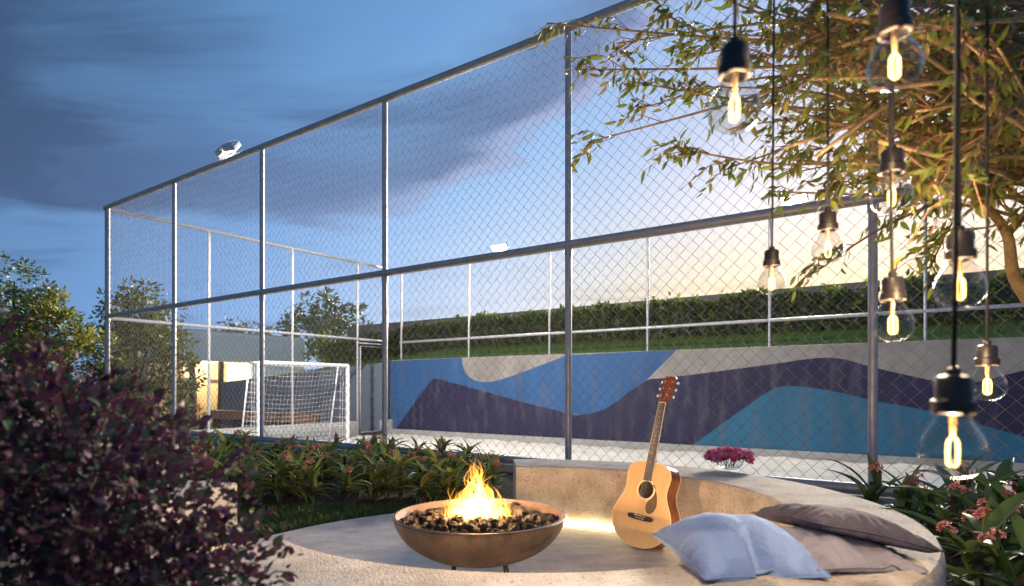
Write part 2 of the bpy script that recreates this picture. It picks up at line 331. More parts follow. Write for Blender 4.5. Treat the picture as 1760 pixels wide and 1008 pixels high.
# ------------------------------------------------------------------ ground, sand, walls
SAND, VN, VF, UE, U0, BAY = -0.55, 6.03, 14.65, 15.40, 0.50, 2.98
g = MB(); g.add([(-900, -900, -0.64), (900, -900, -0.64), (900, 900, -0.64), (-900, 900, -0.64)], [(0, 1, 2, 3)]); struct('ground', g, 'far_ground')
g = MB(); P = [uv(-60, -60), uv(70, -60), uv(70, VN + 0.10), uv(-60, VN + 0.10)]
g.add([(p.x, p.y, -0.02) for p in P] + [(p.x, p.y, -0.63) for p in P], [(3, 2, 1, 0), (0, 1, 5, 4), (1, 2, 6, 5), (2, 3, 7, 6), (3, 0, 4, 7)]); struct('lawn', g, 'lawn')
def sand_court():
    WVS = VF + 0.15
    g = MB(); nu, nv = 190, 84; u0, u1, v0, v1 = -14.0, UE - 0.02, VN + 0.24, VF + 0.13
    for j in range(nv + 1):
        for i in range(nu + 1):
            u = u0 + (u1 - u0) * i / nu; v = v0 + (v1 - v0) * j / nv
            z = SAND + 0.06 * fbm((u, v, 0), 1.1, 4) + 0.055 * fbm((u, v, 5), 3.2, 3) - 0.03 + 0.10 * math.exp(-((v - WVS + 0.55 + 0.12 * fbm((u, 3, 0), 0.9, 2)) / 0.10) ** 2) * max(0, fbm((u, 9, 0), 1.3, 3) + 0.25)
            p = uv(u, v, z); g.v.append(tuple(p))
    for j in range(nv):
        for i in range(nu):
            a = j * (nu + 1) + i; g.f.append((a, a + nu + 1, a + nu + 2, a + 1))
    struct('sand', g, 'sand', True)
sand_court()
# raised kerb under the near fence
t = thing('fence_kerb', 'low grey concrete kerb under the tall fence beside the planting', 'kerb', uv(0, VN))
g = MB(); g.uvbox(-14, UE + 0.12, VN - 0.11, VN + 0.23, -0.62, 0.07); part('kerb', g, 'kerb_concrete', t, bevel=0.012)
# kerb wall at the goal end, broken by the gate
t = thing('court_end_kerb', 'low grey concrete kerb wall behind the white goal', 'kerb', uv(UE, 10))
g = MB(); g.uvbox(UE, UE + 0.28, VN + 0.24, 13.30, -0.62, -0.08); part('kerb', g, 'kerb_concrete', t, bevel=0.012)
g = MB(); g.uvbox(UE, UE + 0.28, 14.42, VF + 0.14, -0.62, -0.08); part('kerb', g, 'kerb_concrete', t, bevel=0.012)
g = MB(); g.uvbox(UE + 0.01, UE + 0.26, 13.305, 14.415, -0.62, -0.47); part('door_sill', g, 'dark_timber', t, bevel=0.008)

# mural wall with its painted shapes
WV = VF + 0.15; TOPZ, MURZ = 1.95, -0.40
t = thing('mural_wall', 'long concrete wall painted with blue, purple and teal waves behind the sand court', 'wall', uv(0, WV))
g = MB(); g.uvbox(-16, UE + 0.1, WV, WV + 0.35, -0.62, TOPZ); part('wall', g, 'wall_concrete', t, bevel=0.01)
g = MB(); g.uvbox(-16, UE + 0.08, WV - 0.05, WV + 0.01, -0.62, MURZ); part('plinth', g, 'kerb_concrete', t, bevel=0.006)
def smooth_poly(pts, closed=False, n=6):
    out = []; k = len(pts)
    for i in range(k - 1):
        p0, p1, p2, p3 = [Vector(pts[max(0, min(k - 1, q))]) for q in (i - 1, i, i + 1, i + 2)]
        for s in range(n):
            w = s / n; out.append(0.5 * ((2 * p1) + (-p0 + p2) * w + (2 * p0 - 5 * p1 + 4 * p2 - p3) * w * w + (-p0 + 3 * p1 - 3 * p2 + p3) * w ** 3))
    out.append(Vector(pts[-1])); return [(p.x, p.y) for p in out]
def paint(upper, lower, m, depth, z_low=None):
    """a painted field between an upper and a lower outline, both photo points laid on the wall's face"""
    A = [on_v(x, y, WV) for x, y in upper]
    B = [on_v(x, y, WV) for x, y in lower] if lower else []
    pts = [(u, min(z, TOPZ - 0.004)) for u, z in A] + ([(u, max(z, MURZ + 0.004)) for u, z in B] if B else [(A[-1][0], MURZ + 0.004), (A[0][0], MURZ + 0.004)])
    pts = [p for i, p in enumerate(pts) if math.dist(p, pts[i - 1]) > 1e-4]
    bm = bmesh.new(); vs = [bm.verts.new(uv(u, WV - depth, z) - Vector(t.location)) for u, z in pts]
    es = [bm.edges.new((vs[i], vs[(i + 1) % len(vs)])) for i in range(len(vs))]
    bmesh.ops.triangle_fill(bm, use_beauty=True, edges=es)
    r = bmesh.ops.extrude_face_region(bm, geom=bm.faces[:]); d = VX * (depth - 0.0005)
    for e in r['geom']:
        if isinstance(e, bmesh.types.BMVert): e.co += d
    bmesh.ops.recalc_face_normals(bm, faces=bm.faces[:])
    me = bpy.data.meshes.new('painted_shape'); bm.to_mesh(me); bm.free(); me.materials.append(MATS[m]); link('painted_shape', me, t)
nose = smooth_poly([(793, 613), (797, 634), (808, 650), (828, 657), (852, 655), (890, 643), (935, 626), (975, 611)], n=5)
ublue = [(671, 621)] + nose + [(1163, 601), (1135, 630), (1112, 653)] + smooth_poly([(1112, 653), (1080, 675), (1040, 703), (1000, 713), (960, 707)], n=5) + [(765, 655), (755, 652)] + smooth_poly([(755, 652), (745, 652), (738, 658)], n=4) + [(683, 738), (672, 742)]
paint(ublue, [(671.5, 700)], 'paint_blue', 0.003)
purp = [(681, 739), (738, 658)] + smooth_poly([(738, 658), (745, 652), (755, 652), (765, 655)], n=4) + smooth_poly([(765, 655), (960, 707), (1000, 713), (1040, 703), (1080, 675), (1110, 655)], n=6) + smooth_poly([(1118, 652), (1160, 648), (1308, 629), (1385, 618), (1421, 615.5), (1455, 619), (1510, 634), (1604, 655), (1640, 661), (1680, 657), (1760, 637), (1900, 605)], n=5)
paint(purp, None, 'paint_purple', 0.006)
teal = [(1190, 764)] + smooth_poly([(1194, 763), (1269, 709), (1310, 680), (1335, 667), (1358, 664), (1390, 666), (1447, 676), (1506, 690), (1609, 709.5), (1760, 751), (1850, 772), (1905, 790)], n=6)
paint(teal, None, 'paint_teal', 0.009)

# retaining wall that carries on beyond the court end, its top falling away
t = thing('sloping_wall', 'blue grey retaining wall with a falling top beyond the goal', 'wall', uv(20, WV))
g = MB(); ue = 26.3
P = [uv(UE + 0.115, WV + 0.02, -0.62), uv(ue, WV + 0.02, -0.7), uv(ue, WV + 0.02, 1.24), uv(UE + 0.115, WV + 0.02, 1.91)]; Q = [p + VX * 0.3 for p in P]
g.add(P + Q, [(0, 1, 2, 3), (7, 6, 5, 4), (0, 4, 5, 1), (1, 5, 6, 2), (2, 6, 7, 3), (3, 7, 4, 0)]); part('wall', g, 'slope_wall', t, bevel=0.01)
# grass bank above the walls
g = MB(); us = [-60, -30, -16, 0, 8, UE, 18, 21, 24, 27, 27.2, 40, 70]; vv = [WV + 0.30, WV + 0.8, 16.4, 18.0, 19.3, 22, 40, 120]
for v in vv:
    for u in us:
        z = {0: 1.90, 1: 1.97, 2: 2.22, 3: 2.50, 4: 2.58, 5: 2.6, 6: 2.6, 7: 2.6}[vv.index(v)]
        if u > UE: z -= min(1, (u - UE) / 11) * (0.68 + 0.4 * min(1, (v - WV) / 4))
        if u > 27.1: z = -0.62
        g.v.append(tuple(uv(u, v, z)))
for j in range(len(vv) - 1):
    for i in range(len(us) - 1):
        a = j * len(us) + i; g.f.append((a, a + len(us), a + len(us) + 1, a + 1))
struct('grass_bank', g, 'bank_grass', True)
t = thing('boundary_wall', 'plain dark grey boundary wall rising behind the clipped hedge', 'wall', uv(0, 19.7))
g = MB(); g.uvbox(-30, 23.5, 19.6, 19.85, 1.0, 3.97); part('wall', g, 'boundary_wall', t, bevel=0.015)

# ------------------------------------------------------------------ fences
def wire_panel(w, h, p=0.136, r=0.0023):
    g = MB(); n = max(2, round(w / (p / 2))); k = max(2, round(h / (p / 2))); dx, dz = w / n, h / k
    for i in range(n):
        path = []
        for j in range(k + 1):
            side = (i + j) % 2
            path.append(((i + side) * dx, (0.0035 if side else -0.0035), j * dz))
        g.tube(path, r, 3, cap=False)
    return g.mesh('wire_mesh', 'wire', True)
DIRU, DIRV = math.atan2(UX.y, UX.x), math.atan2(VX.y, VX.x)
def fence(name, label, org, ang, posts, rails, zb, zt, pr, rr, wr=0.0023):
    """posts: distances along the line; org: the line's start; wires run between neighbouring posts"""
    t = thing(name, label, 'fence', org, rot=(0, 0, ang))
    pm = MB(); pm.tube([(0, 0, 0), (0, 0, zt - zb)], pr, 14); me = pm.mesh('post', 'galvanised', True); me.set_sharp_from_angle(angle=R(50))
    cm = MB(); cm.lathe([(pr * 1.22, -0.035), (pr * 1.22, 0.035), (pr * 1.02, 0.045)], 14); cme = cm.mesh('clamp', 'galvanised', True)
    for q in posts:
        o = link('post', me, t, (q, 0, zb - org[2]))
        for rz in rails[1:-1]: link('clamp', cme, o, (0, 0, rz - zb - rr - 0.035))
    for rz in rails:
        g = MB(); a, b = posts[0] - 0.06, posts[-1] + 0.06; n = 10
        g.tube([(a + (b - a) * i / n, 0, rz - org[2]) for i in range(n + 1)], rr, 14); o = part('rail', g, 'galvanised', t, True, world=False, auto=50)
    cache = {}
    for a, b in zip(posts[:-1], posts[1:]):
        w = round(b - a, 2)
        if w not in cache: cache[w] = wire_panel(w, zt - zb - 0.02, r=wr)
        link('wire_mesh', cache[w], t, (a, -0.0 , zb + 0.01 - org[2]), kind='stuff')
    return t
posts = [BAY * k for k in range(0, 10)]
o0 = uv(U0 + BAY * 5 - posts[-1] - 0.02, VN, 0)
near = fence('court_fence', 'tall galvanised chain link fence running behind the fire bowl and bench', o0, DIRU, posts, [0.13, 2.62, 5.08], 0.07, 5.08, 0.038, 0.05, 0.0028)
end = fence('court_fence', 'tall chain link fence with a gate behind the white goal', uv(UE + 0.06, VN, 0), DIRV, [0.0, 2.36, 4.84, 7.26], [2.58, 5.06], -0.085, 5.06, 0.034, 0.042, 0.0021)
# gate bay of the end fence
def gate_bay():
    z0 = -0.085; q0, q1 = 7.26, 8.55
    g = MB(); g.tube([(q0, 0, 2.58), (q1, 0, 2.58)], 0.042, 12); part('rail', g, 'galvanised', end, True, world=False)
    g = MB(); g.tube([(q0, 0, 5.06), (q1, 0, 5.06)], 0.042, 12); part('rail', g, 'galvanised', end, True, world=False)
    g = MB(); g.tube([(q1, 0, z0), (q1, 0, 5.06)], 0.034, 12); part('post', g, 'galvanised', end, True, world=False)
    g = MB()
    g.tube([(q0 + 0.12, 0, -0.45), (q0 + 0.12, 0, 2.36), (q1 - 0.12, 0, 2.36), (q1 - 0.12, 0, -0.45), (q0 + 0.12, 0, -0.45)], 0.025, 10); part('gate_frame', g, 'galvanised', end, True, world=False)
    g = MB(); g.tube([(q0 + 0.05, 0, 2.46), (q1 - 0.05, 0, 2.46)], 0.022, 10); part('lintel', g, 'galvanised', end, True, world=False)
    link('wire_mesh', wire_panel(round(q1 - q0, 2), 2.48), end, (q0, 0, 2.58), kind='stuff')
gate_bay()
fp = [BAY * k for k in range(0, 9)]
far = fence('court_fence', 'chain link fence standing on top of the painted mural wall', uv(15.17 - fp[-1], WV + 0.17, TOPZ), DIRU, fp, [2.56, 5.06], TOPZ - 0.01, 5.06, 0.034, 0.042, 0.0021)

# floodlights on the fence rails
FLOOD_W = 60.0
def floodlight(u, v, z, facing, power, label):
    ang = DIRU if facing > 0 else DIRU + math.pi
    t = thing('floodlight', label, 'floodlight', uv(u, v, z), group='floodlights on the fence tops', rot=(0, 0, ang))
    g = MB(); g.box((0, 0, 0.045), (0.50, 0.05, 0.022)); part('bracket', g, 'galvanised', t, world=False, bevel=0.004)
    for sx in (-0.15, 0.15):
        for yx in (-0.09, 0.09): g = MB(); g.box((sx + yx, 0, 0.11), (0.012, 0.03, 0.13)); part('yoke', g, 'galvanised', t, world=False)
        m = Matrix.Translation((sx, 0, 0.17)) @ Euler((R(-38), 0, R(12 if sx > 0 else -12))).to_matrix().to_4x4()
        g = MB(); g.box((0, 0, 0), (0.27, 0.085, 0.20), mtx=m)
        h = part('housing', g, 'floodlight_shell', t, world=False, bevel=0.02)
        g = MB()
        for k in range(5): g.box((-0.10 + 0.05 * k, -0.054, 0), (0.010, 0.03, 0.17), mtx=m)
        part('cooling_fins', g, 'floodlight_shell', h, world=False, kind='stuff')
        g = MB(); g.box((0, 0.046, 0), (0.235, 0.008, 0.165), mtx=m); part('lens', g, 'floodlight_lens', h, world=False, bevel=0.003)
        l = bpy.data.lights.new('flood_beam', 'SPOT'); l.energy = FLOOD_W * power; l.color = (1.0, 0.93, 0.82); l.spot_size = R(150); l.spot_blend = 0.6; l.shadow_soft_size = 0.0
        lo = bpy.data.objects.new('flood_beam', l); COL.objects.link(lo); lo.parent = t; lo.matrix_local = m @ Matrix.Translation((0, 0.06, 0)) @ Euler((R(90), 0, 0)).to_matrix().to_4x4()
# every lamp looks over the sand: the one on the near fence is turned half round
floodlight(10.5, VN, 5.13, -1, 3.6, 'white floodlight on the tall fence rail, seen from behind')
for xx in (860, 1365):
    u, _ = on_v(xx, 430, WV + 0.17)
    floodlight(u, WV + 0.17, 5.105, 1, 0.7, 'glowing twin floodlight on the far fence above the mural wall')

# ------------------------------------------------------------------ goal
def goal():
    a = uv(*((lambda p: (p.x * UX.x + p.y * UX.y, p.x * VX.x + p.y * VX.y))(onfloor(598, 762, SAND))), SAND)
    t = thing('football_goal', 'white metal football goal with a white net at the end of the sand court', 'goal', a)
    b = a - VX * 2.72; H = 2.17; up = Vector((0, 0, 1)); bk = UX
    for q in (a, b):
        g = MB(); g.tube([q - up * 0.08, q + up * H], 0.05, 14); part('goalpost', g, 'white_paint', t, True, auto=50)
        top, bot = q + up * H + bk * 0.42, q + bk * 0.85
        g = MB(); g.tube([q + up * H, top], 0.022, 8); g.tube([top, bot - up * 0.05], 0.022, 8); part('stay', g, 'white_paint', t, True)
        g = MB(); g.tube([q, bot], 0.022, 8); part('ground_bar', g, 'white_paint', t, True)
    g = MB(); g.tube([a + up * H, b + up * H], 0.05, 14); part('crossbar', g, 'white_paint', t, True, auto=50)
    g = MB(); g.tube([a + bk * 0.85 + up * 0.02, b + bk * 0.85 + up * 0.02], 0.022, 8); part('ground_bar', g, 'white_paint', t, True)
    g = MB(); n = 24
    def pt(s, w):      # s across, w 0..1 over the top then down the back
        e = a.lerp(b, s)
        p = e + up * H + bk * (0.42 * w / 0.18) if w < 0.18 else (e + up * H + bk * 0.42).lerp(e + bk * 0.85, (w - 0.18) / 0.82)
        sag = math.sin(math.pi * s) * math.sin(math.pi * min(1, w * 1.1)) * 0.10
        return p - up * sag + bk * sag * 0.6 + bk * 0.03 * mnoise.noise(Vector((s * 6, w * 6, 0)))
    for i in range(n + 1): g.tube([pt(i / n, w / 14) for w in range(15)], 0.0024, 3, cap=False)
    for w in range(1, 22): g.tube([pt(i / n, w / 22) for i in range(n + 1)], 0.0024, 3, cap=False)
    for q in (a, b):
        for k in range(1, 9):
            z = H * k / 9; d = 0.42 + 0.43 * (1 - k / 9); g.tube([q + up * z, q + up * z + bk * d], 0.004, 3, cap=False)
        for k in range(1, 4): g.tube([q + bk * 0.12 * k, q + up * H + bk * 0.1 * k], 0.004, 3, cap=False)
    part('net', g, 'net_cord', t, kind='stuff')
goal()

# ------------------------------------------------------------------ building, long bench beyond the court
def building():
    ub = 27.5
    t = thing('white_building', 'low white building with a deep fascia and a cream walled porch', 'building', uv(ub, 17, -0.64))
    g = MB(); g.uvbox(ub, ub + 7, 13.9, 20.1, 2.23, 3.56); part('fascia', g, 'render_white', t, bevel=0.02)
    g = MB(); g.uvbox(ub + 0.003, ub + 7, 17.03, 20.08, -0.66, 2.228); part('wall', g, 'render_white', t)
    g = MB(); g.uvbox(ub + 2.2, ub + 6.9, 13.3, 17.02, -0.66, 2.228); part('wall', g, 'render_cream', t)
    g = MB(); g.uvbox(ub + 0.2, ub + 6.8, 14.1, 19.9, 3.56, 3.66); part('roof', g, 'kerb_concrete', t)
    for v in (14.25, 15.6):
        g = MB(); g.uvbox(ub + 0.25, ub + 0.43, v, v + 0.18, -0.66, 2.228); part('column', g, 'dark_timber', t)
    g = MB(); g.uvbox(ub + 2.14, ub + 2.2, 14.5, 15.5, -0.62, 1.5); d = part('door', g, 'dark_timber', t); g = MB(); g.uvbox(ub + 2.10, ub + 2.14, 15.35, 15.40, 0.35, 0.45); part('handle', g, 'nickel', d)
    g = MB(); g.lathe([(0.0, 2.16), (0.12, 2.165), (0.14, 2.19), (0.14, 2.226)], 20, uv(ub + 1.2, 15.6)); pl = part('ceiling_lamp', g, 'porch_lamp', t, True)
    l = bpy.data.lights.new('porch_glow', 'POINT'); l.energy = 26; l.color = (1.0, 0.78, 0.50); l.shadow_soft_size = 0.0; lo = bpy.data.objects.new('porch_glow', l); COL.objects.link(lo); lo.parent = t; lo.location = uv(ub + 1.2, 15.6, 2.05) - Vector(t.location)
    g = MB(); g.uvbox(ub + 2.15, ub + 2.2, 16.15, 16.75, 1.25, 1.42); part('wall_sign', g, 'dark_timber', t)
building()
def terrace_chair(u, v, rz):
    t = thing('terrace_chair', 'small red slatted chair on the porch of the white building', 'chair', uv(u, v, -0.64), group='chairs on the porch', rot=(0, 0, rz))
    for sx in (-0.2, 0.2):
        for sy in (-0.2, 0.2):
            g = MB(); h = 0.9 if sy > 0 else 0.45; g.tube([(sx, sy, 0), (sx, sy, h)], 0.02, 6); part('leg', g, 'dark_timber', t, world=False)
    g = MB(); g.box((0, 0, 0.46), (0.46, 0.46, 0.04)); part('seat', g, 'timber', t, world=False, bevel=0.01)
    g = MB(); g.box((0, 0.2, 0.76), (0.42, 0.03, 0.26)); part('backrest', g, 'timber', t, world=False, bevel=0.01)
for q in ((27.2, 13.4, 0.4), (26.9, 14.2, 2.2), (28.3, 14.9, 1.2)): terrace_chair(*q)
def long_bench():
    t = thing('timber_bench', 'long orange timber plank bench in front of the blue grey wall', 'bench', uv(21.5, 14.0, -0.64))
    for k in range(3):
        g = MB(); g.uvbox(18.3, 25.6, 13.86 + 0.125 * k, 13.97 + 0.125 * k, 0.00, 0.06); part('plank', g, 'timber', t, bevel=0.006)
    g = MB(); g.uvbox(18.3, 25.6, 13.82, 13.857, -0.30, 0.055); part('plank', g, 'timber', t, bevel=0.006)
    for k in range(5):
        u = 18.6 + 1.65 * k; g = MB(); g.uvbox(u, u + 0.09, 13.87, 14.2, -0.66, -0.002); part('leg', g, 'dark_timber', t)
long_bench()

# ------------------------------------------------------------------ round patio: floor disc, curved benches, LED strips
C = Vector((0.08, 3.22, 0)); RI, RO, BH = 1.29, 1.80, 0.42
g = MB(); g.lathe([(0.0, 0.0), (1.0, 0.0), (1.80, 0.0), (1.94, 0.0), (1.965, -0.012), (1.965, -0.10)], 96, (C.x, C.y, 0.0)); struct('patio', g, 'floor_screed')
def arc_bench(label, a0, a1, ri, ro, n, led):
    am = (a0 + a1) / 2
    t = thing('curved_bench', label, 'bench', (C.x + (ri + ro) / 2 * math.cos(am), C.y + (ri + ro) / 2 * math.sin(am), 0))
    e = 0.016
    prof = [(ri, 0.0), (ri, BH - e), (ri + e * 0.3, BH - e * 0.3), (ri + e, BH), ((ri + ro) / 2, BH), (ro - 3 * e, BH), (ro - e, BH - e * 0.6), (ro - e * 0.2, BH - 2 * e), (ro, BH - 3.5 * e), (ro, -0.08)]
    g = MB(); k = len(prof)
    for i in range(n + 1):
        a = a0 + (a1 - a0) * i / n
        for r, z in prof: g.v.append((C.x + r * math.cos(a), C.y + r * math.sin(a), z))
    for i in range(n):
        for j in range(k - 1):
            q = i * k + j; g.f.append((q, q + 1, q + k + 1, q + k) if a1 < a0 else (q, q + k, q + k + 1, q + 1))
    g.f.append(tuple(range(k)) if a1 > a0 else tuple(range(k - 1, -1, -1))); m = n * k; g.f.append(tuple(range(m + k - 1, m - 1, -1)) if a1 > a0 else tuple(range(m, m + k)))
    o = part('seat', g, 'concrete', t, True, auto=40)
    g = MB(); h = 0.018; w = 0.012; s = 1 if a1 > a0 else -1; d = 0.01
    for i in range(n + 1):
        a = a0 + s * d + (a1 - a0 - 2 * s * d) * i / n
        for r, z in ((ri - w, 0.004), (ri - 0.001, 0.004), (ri - 0.001, h), (ri - w, h)): g.v.append((C.x + r * math.cos(a), C.y + r * math.sin(a), z))
    for i in range(n):
        for j in range(4): q = i * 4; g.f.append((q + j, q + (j + 1) % 4, q + 4 + (j + 1) % 4, q + 4 + j))
    part('led_strip', g, 'led', t, kind=None)
    return t
arc_bench('long curved concrete bench sweeping round the fire bowl with cushions on it', R(92.2), R(-137), RI, RO, 120, True)
arc_bench('short curved concrete bench end beside the purple shrub', R(163.5), R(196), 1.84, 2.32, 24, True)

# ------------------------------------------------------------------ fire bowl, rocks, flames
BC = Vector((-0.163, 3.10, 0)); RIM, BR = 0.353, 0.434
def fire_bowl():
    t = thing('fire_bowl', 'wide shallow rusty steel fire bowl on thin legs in the middle of the patio', 'fire bowl', BC)
    zb = 0.125; dep = RIM - zb; n = 16; prof_o = []
    for i in range(n + 1):
        a = i / n; r = 0.06 + (BR - 0.06) * math.sin(a * math.pi / 2 * 0.92) / math.sin(math.pi / 2 * 0.92); z = zb + dep * (1 - math.cos(a * math.pi / 2 * 0.92)) / (1 - math.cos(math.pi / 2 * 0.92)) ; prof_o.append((r, z))
    g = MB(); g.lathe([(0.0, zb - 0.001)] + prof_o + [(BR + 0.004, RIM + 0.004), (BR, RIM + 0.009)], 72, (BC.x, BC.y, 0)); part('bowl', g, 'corten', t, True, auto=60)
    inner = [(r - 0.012, z + 0.010) for r, z in prof_o[::-1]]
    g = MB(); g.lathe([(BR, RIM + 0.009), (BR - 0.008, RIM + 0.008)] + inner, 72, (BC.x, BC.y, 0)); part('liner', g, 'bowl_inside', t, True, auto=60)
    g = MB(); g.lathe([(0.0, 0.335), (0.15, 0.330), (0.30, 0.316), (0.385, 0.300), (0.400, 0.288)], 48, (BC.x, BC.y, 0)); part('ember_bed', g, 'lava_rock', t, True)
    for a in (38, 142, 218, 322):
        d = Vector((math.cos(R(a)), math.sin(R(a)), 0)); p1 = BC + d * 0.150 + Vector((0, 0, 0.165)); p0 = BC + d * 0.185 + Vector((0, 0, 0.0))
        g = MB(); g.tube([p0, p1], 0.0075, 8); part('leg', g, 'black_iron', t, True)
fire_bowl()
def rocks():
    var = []
    for k in range(7):
        bm = bmesh.new(); bmesh.ops.create_icosphere(bm, subdivisions=3, radius=1.0)
        for v in bm.verts:
            d = 1 + 0.38 * fbm(v.co + Vector((k * 7.1, 0, 0)), 1.2, 2) + 0.22 * fbm(v.co + Vector((k * 3.1, 9, 0)), 3.4, 3); v.co *= d; v.co.z *= 0.78
        me = bpy.data.meshes.new('lava_rock'); bm.to_mesh(me); bm.free(); me.materials.append(MATS['lava_rock']); var.append(me)
    pts = []; tries = 0; rr = random.Random(3)
    while tries < 9000 and len(pts) < 190:
        tries += 1; r = 0.39 * math.sqrt(rr.random()); a = rr.random() * 6.283; s = rr.uniform(0.016, 0.042) * (1 if r > 0.12 else 0.9)
        if r + s * 0.7 > 0.405: continue
        x, y = r * math.cos(a), r * math.sin(a)
        if all((x - q[0]) ** 2 + (y - q[1]) ** 2 > (0.74 * (s + q[2])) ** 2 for q in pts): pts.append((x, y, s, r))
    for i, (x, y, s, r) in enumerate(pts):
        z = 0.335 - 0.24 * r * r + s * 0.34
        o = link('lava_rock', var[i % 7], None, BC + Vector((x, y, z)), (rr.uniform(-.5, .5), rr.uniform(-.5, .5), rr.uniform(0, 6.28)), s * rr.uniform(0.95, 1.1))
        tag(o, 'dark brown lava rock heaped in the fire bowl', 'rock', 'lava rocks in the fire bowl')
rocks()
def flame():
    m, nt, p, out = nodes_of('flame'); L = nt.links.new
    at = nt.nodes.new('ShaderNodeAttribute'); at.attribute_name = 'glow'
    e = nt.nodes.new('ShaderNodeEmission'); L(at.outputs['Color'], e.inputs[0]); e.inputs[1].default_value = FLAME_S
    tr = nt.nodes.new('ShaderNodeBsdfTransparent'); ad = nt.nodes.new('ShaderNodeAddShader'); L(e.outputs[0], ad.inputs[0]); L(tr.outputs[0], ad.inputs[1]); L(ad.outputs[0], out.inputs[0])
    MATS['flame'] = m
    t = thing('fire', 'bright yellow flames licking up from the rocks in the fire bowl', 'fire', BC + Vector((0, 0, 0.31)))
    rr = random.Random(11); g = MB(); cols = []
    def strand(x, y, h, w, core):
        n = 26; ph = rr.uniform(0, 50); lean = Vector((rr.uniform(-0.03, 0.03), rr.uniform(-0.03, 0.03), 0)); base = len(g.v); tw = rr.uniform(0, 6.28); sp = rr.uniform(2, 6) * rr.choice((-1, 1))
        for i in range(n + 1):
            s = i / n; z = h * s
            pull = 1 - 0.60 * s ** 0.9 * min(1.0, h / 0.20)
            wob = 0.014 + 0.060 * s
            q = Vector((x * pull, y * pull, z)) + lean * s + Vector((mnoise.noise(Vector((ph, z * 12, 0))), mnoise.noise(Vector((0, z * 12, ph))), 0.5 * mnoise.noise(Vector((z * 12, ph, 3))))) * wob
            q += Vector((mnoise.noise(Vector((x * 9, y * 9, z * 9 + 4))), mnoise.noise(Vector((x * 9 + 7, y * 9, z * 9))), 0)) * 0.05 * s
            ww = w * (math.sin(math.pi * min(1, s * 0.93 + 0.07)) ** 0.7) * (0.55 + 0.7 * abs(mnoise.noise(Vector((z * 38, ph, 9)))))
            a = tw + sp * s; d = Vector((math.cos(a), math.sin(a) * 0.7, 0.35 * math.sin(a * 2)))
            hot = core * (1 - 0.55 * s)
            c = Vector((1.0, 0.34 + 0.26 * hot, 0.035 + 0.17 * hot ** 2)) * (0.55 + 0.8 * hot)
            fade = min(1, s * 6) * (1 - s ** 3)
            for k, f in ((-1, 0.0), (-0.45, 0.8), (0, 1.0), (0.45, 0.8), (1, 0.0)):
                g.v.append(tuple(q + d * ww * k)); cols.append(tuple(c * f * fade) + (1,))
        for i in range(n):
            for k in range(4): b = base + i * 5 + k; g.f.append((b, b + 1, b + 6, b + 5))
    for i in range(380):
        r = 0.165 * math.sqrt(rr.random()); a = rr.random() * 6.283; core = max(0.15, 1 - r / 0.19)
        x, y = r * math.cos(a), r * math.sin(a) * 0.8
        h = (0.055 + 0.22 * core * rr.random() ** 0.8 + 0.04 * rr.random())
        strand(x, y, h, rr.uniform(0.004, 0.013), min(1, core * rr.uniform(0.6, 1.2)))
    for x, y, h in ((-0.05, 0, 0.27), (-0.035, 0.01, 0.25), (-0.06, 0.02, 0.22), (0.03, 0, 0.25), (0.045, -0.01, 0.22), (0.0, 0.02, 0.21), (-0.02, -0.02, 0.24), (0.015, 0.01, 0.23), (0.06, 0.01, 0.17), (-0.08, 0, 0.15)):
        for k in range(3): strand(x + rr.uniform(-.012, .012), y, h * rr.uniform(0.95, 1.15), rr.uniform(0.006, 0.014), 0.65)
    o = part('flame_tongues', g, 'flame', t, world=False, kind='stuff'); o.location = (-0.012, 0, 0.0); o.scale = (1.08, 1.05, 1.22)
    ca = o.data.color_attributes.new('glow', 'FLOAT_COLOR', 'POINT'); ca.data.foreach_set('color', [c for q in cols for c in q])
    for q in ((-0.06, -0.03, 0.10), (0.06, -0.02, 0.11), (0.0, 0.05, 0.13), (0.0, -0.02, 0.20)):
        l = bpy.data.lights.new('fire_glow', 'POINT'); l.energy = FIRE_W / 4; l.color = (1.0, 0.55, 0.22); l.shadow_soft_size = 0.0
        lo = bpy.data.objects.new('fire_glow', l); COL.objects.link(lo); lo.parent = t; lo.location = q
FLAME_S, FIRE_W = 0.34, 6.5
flame()

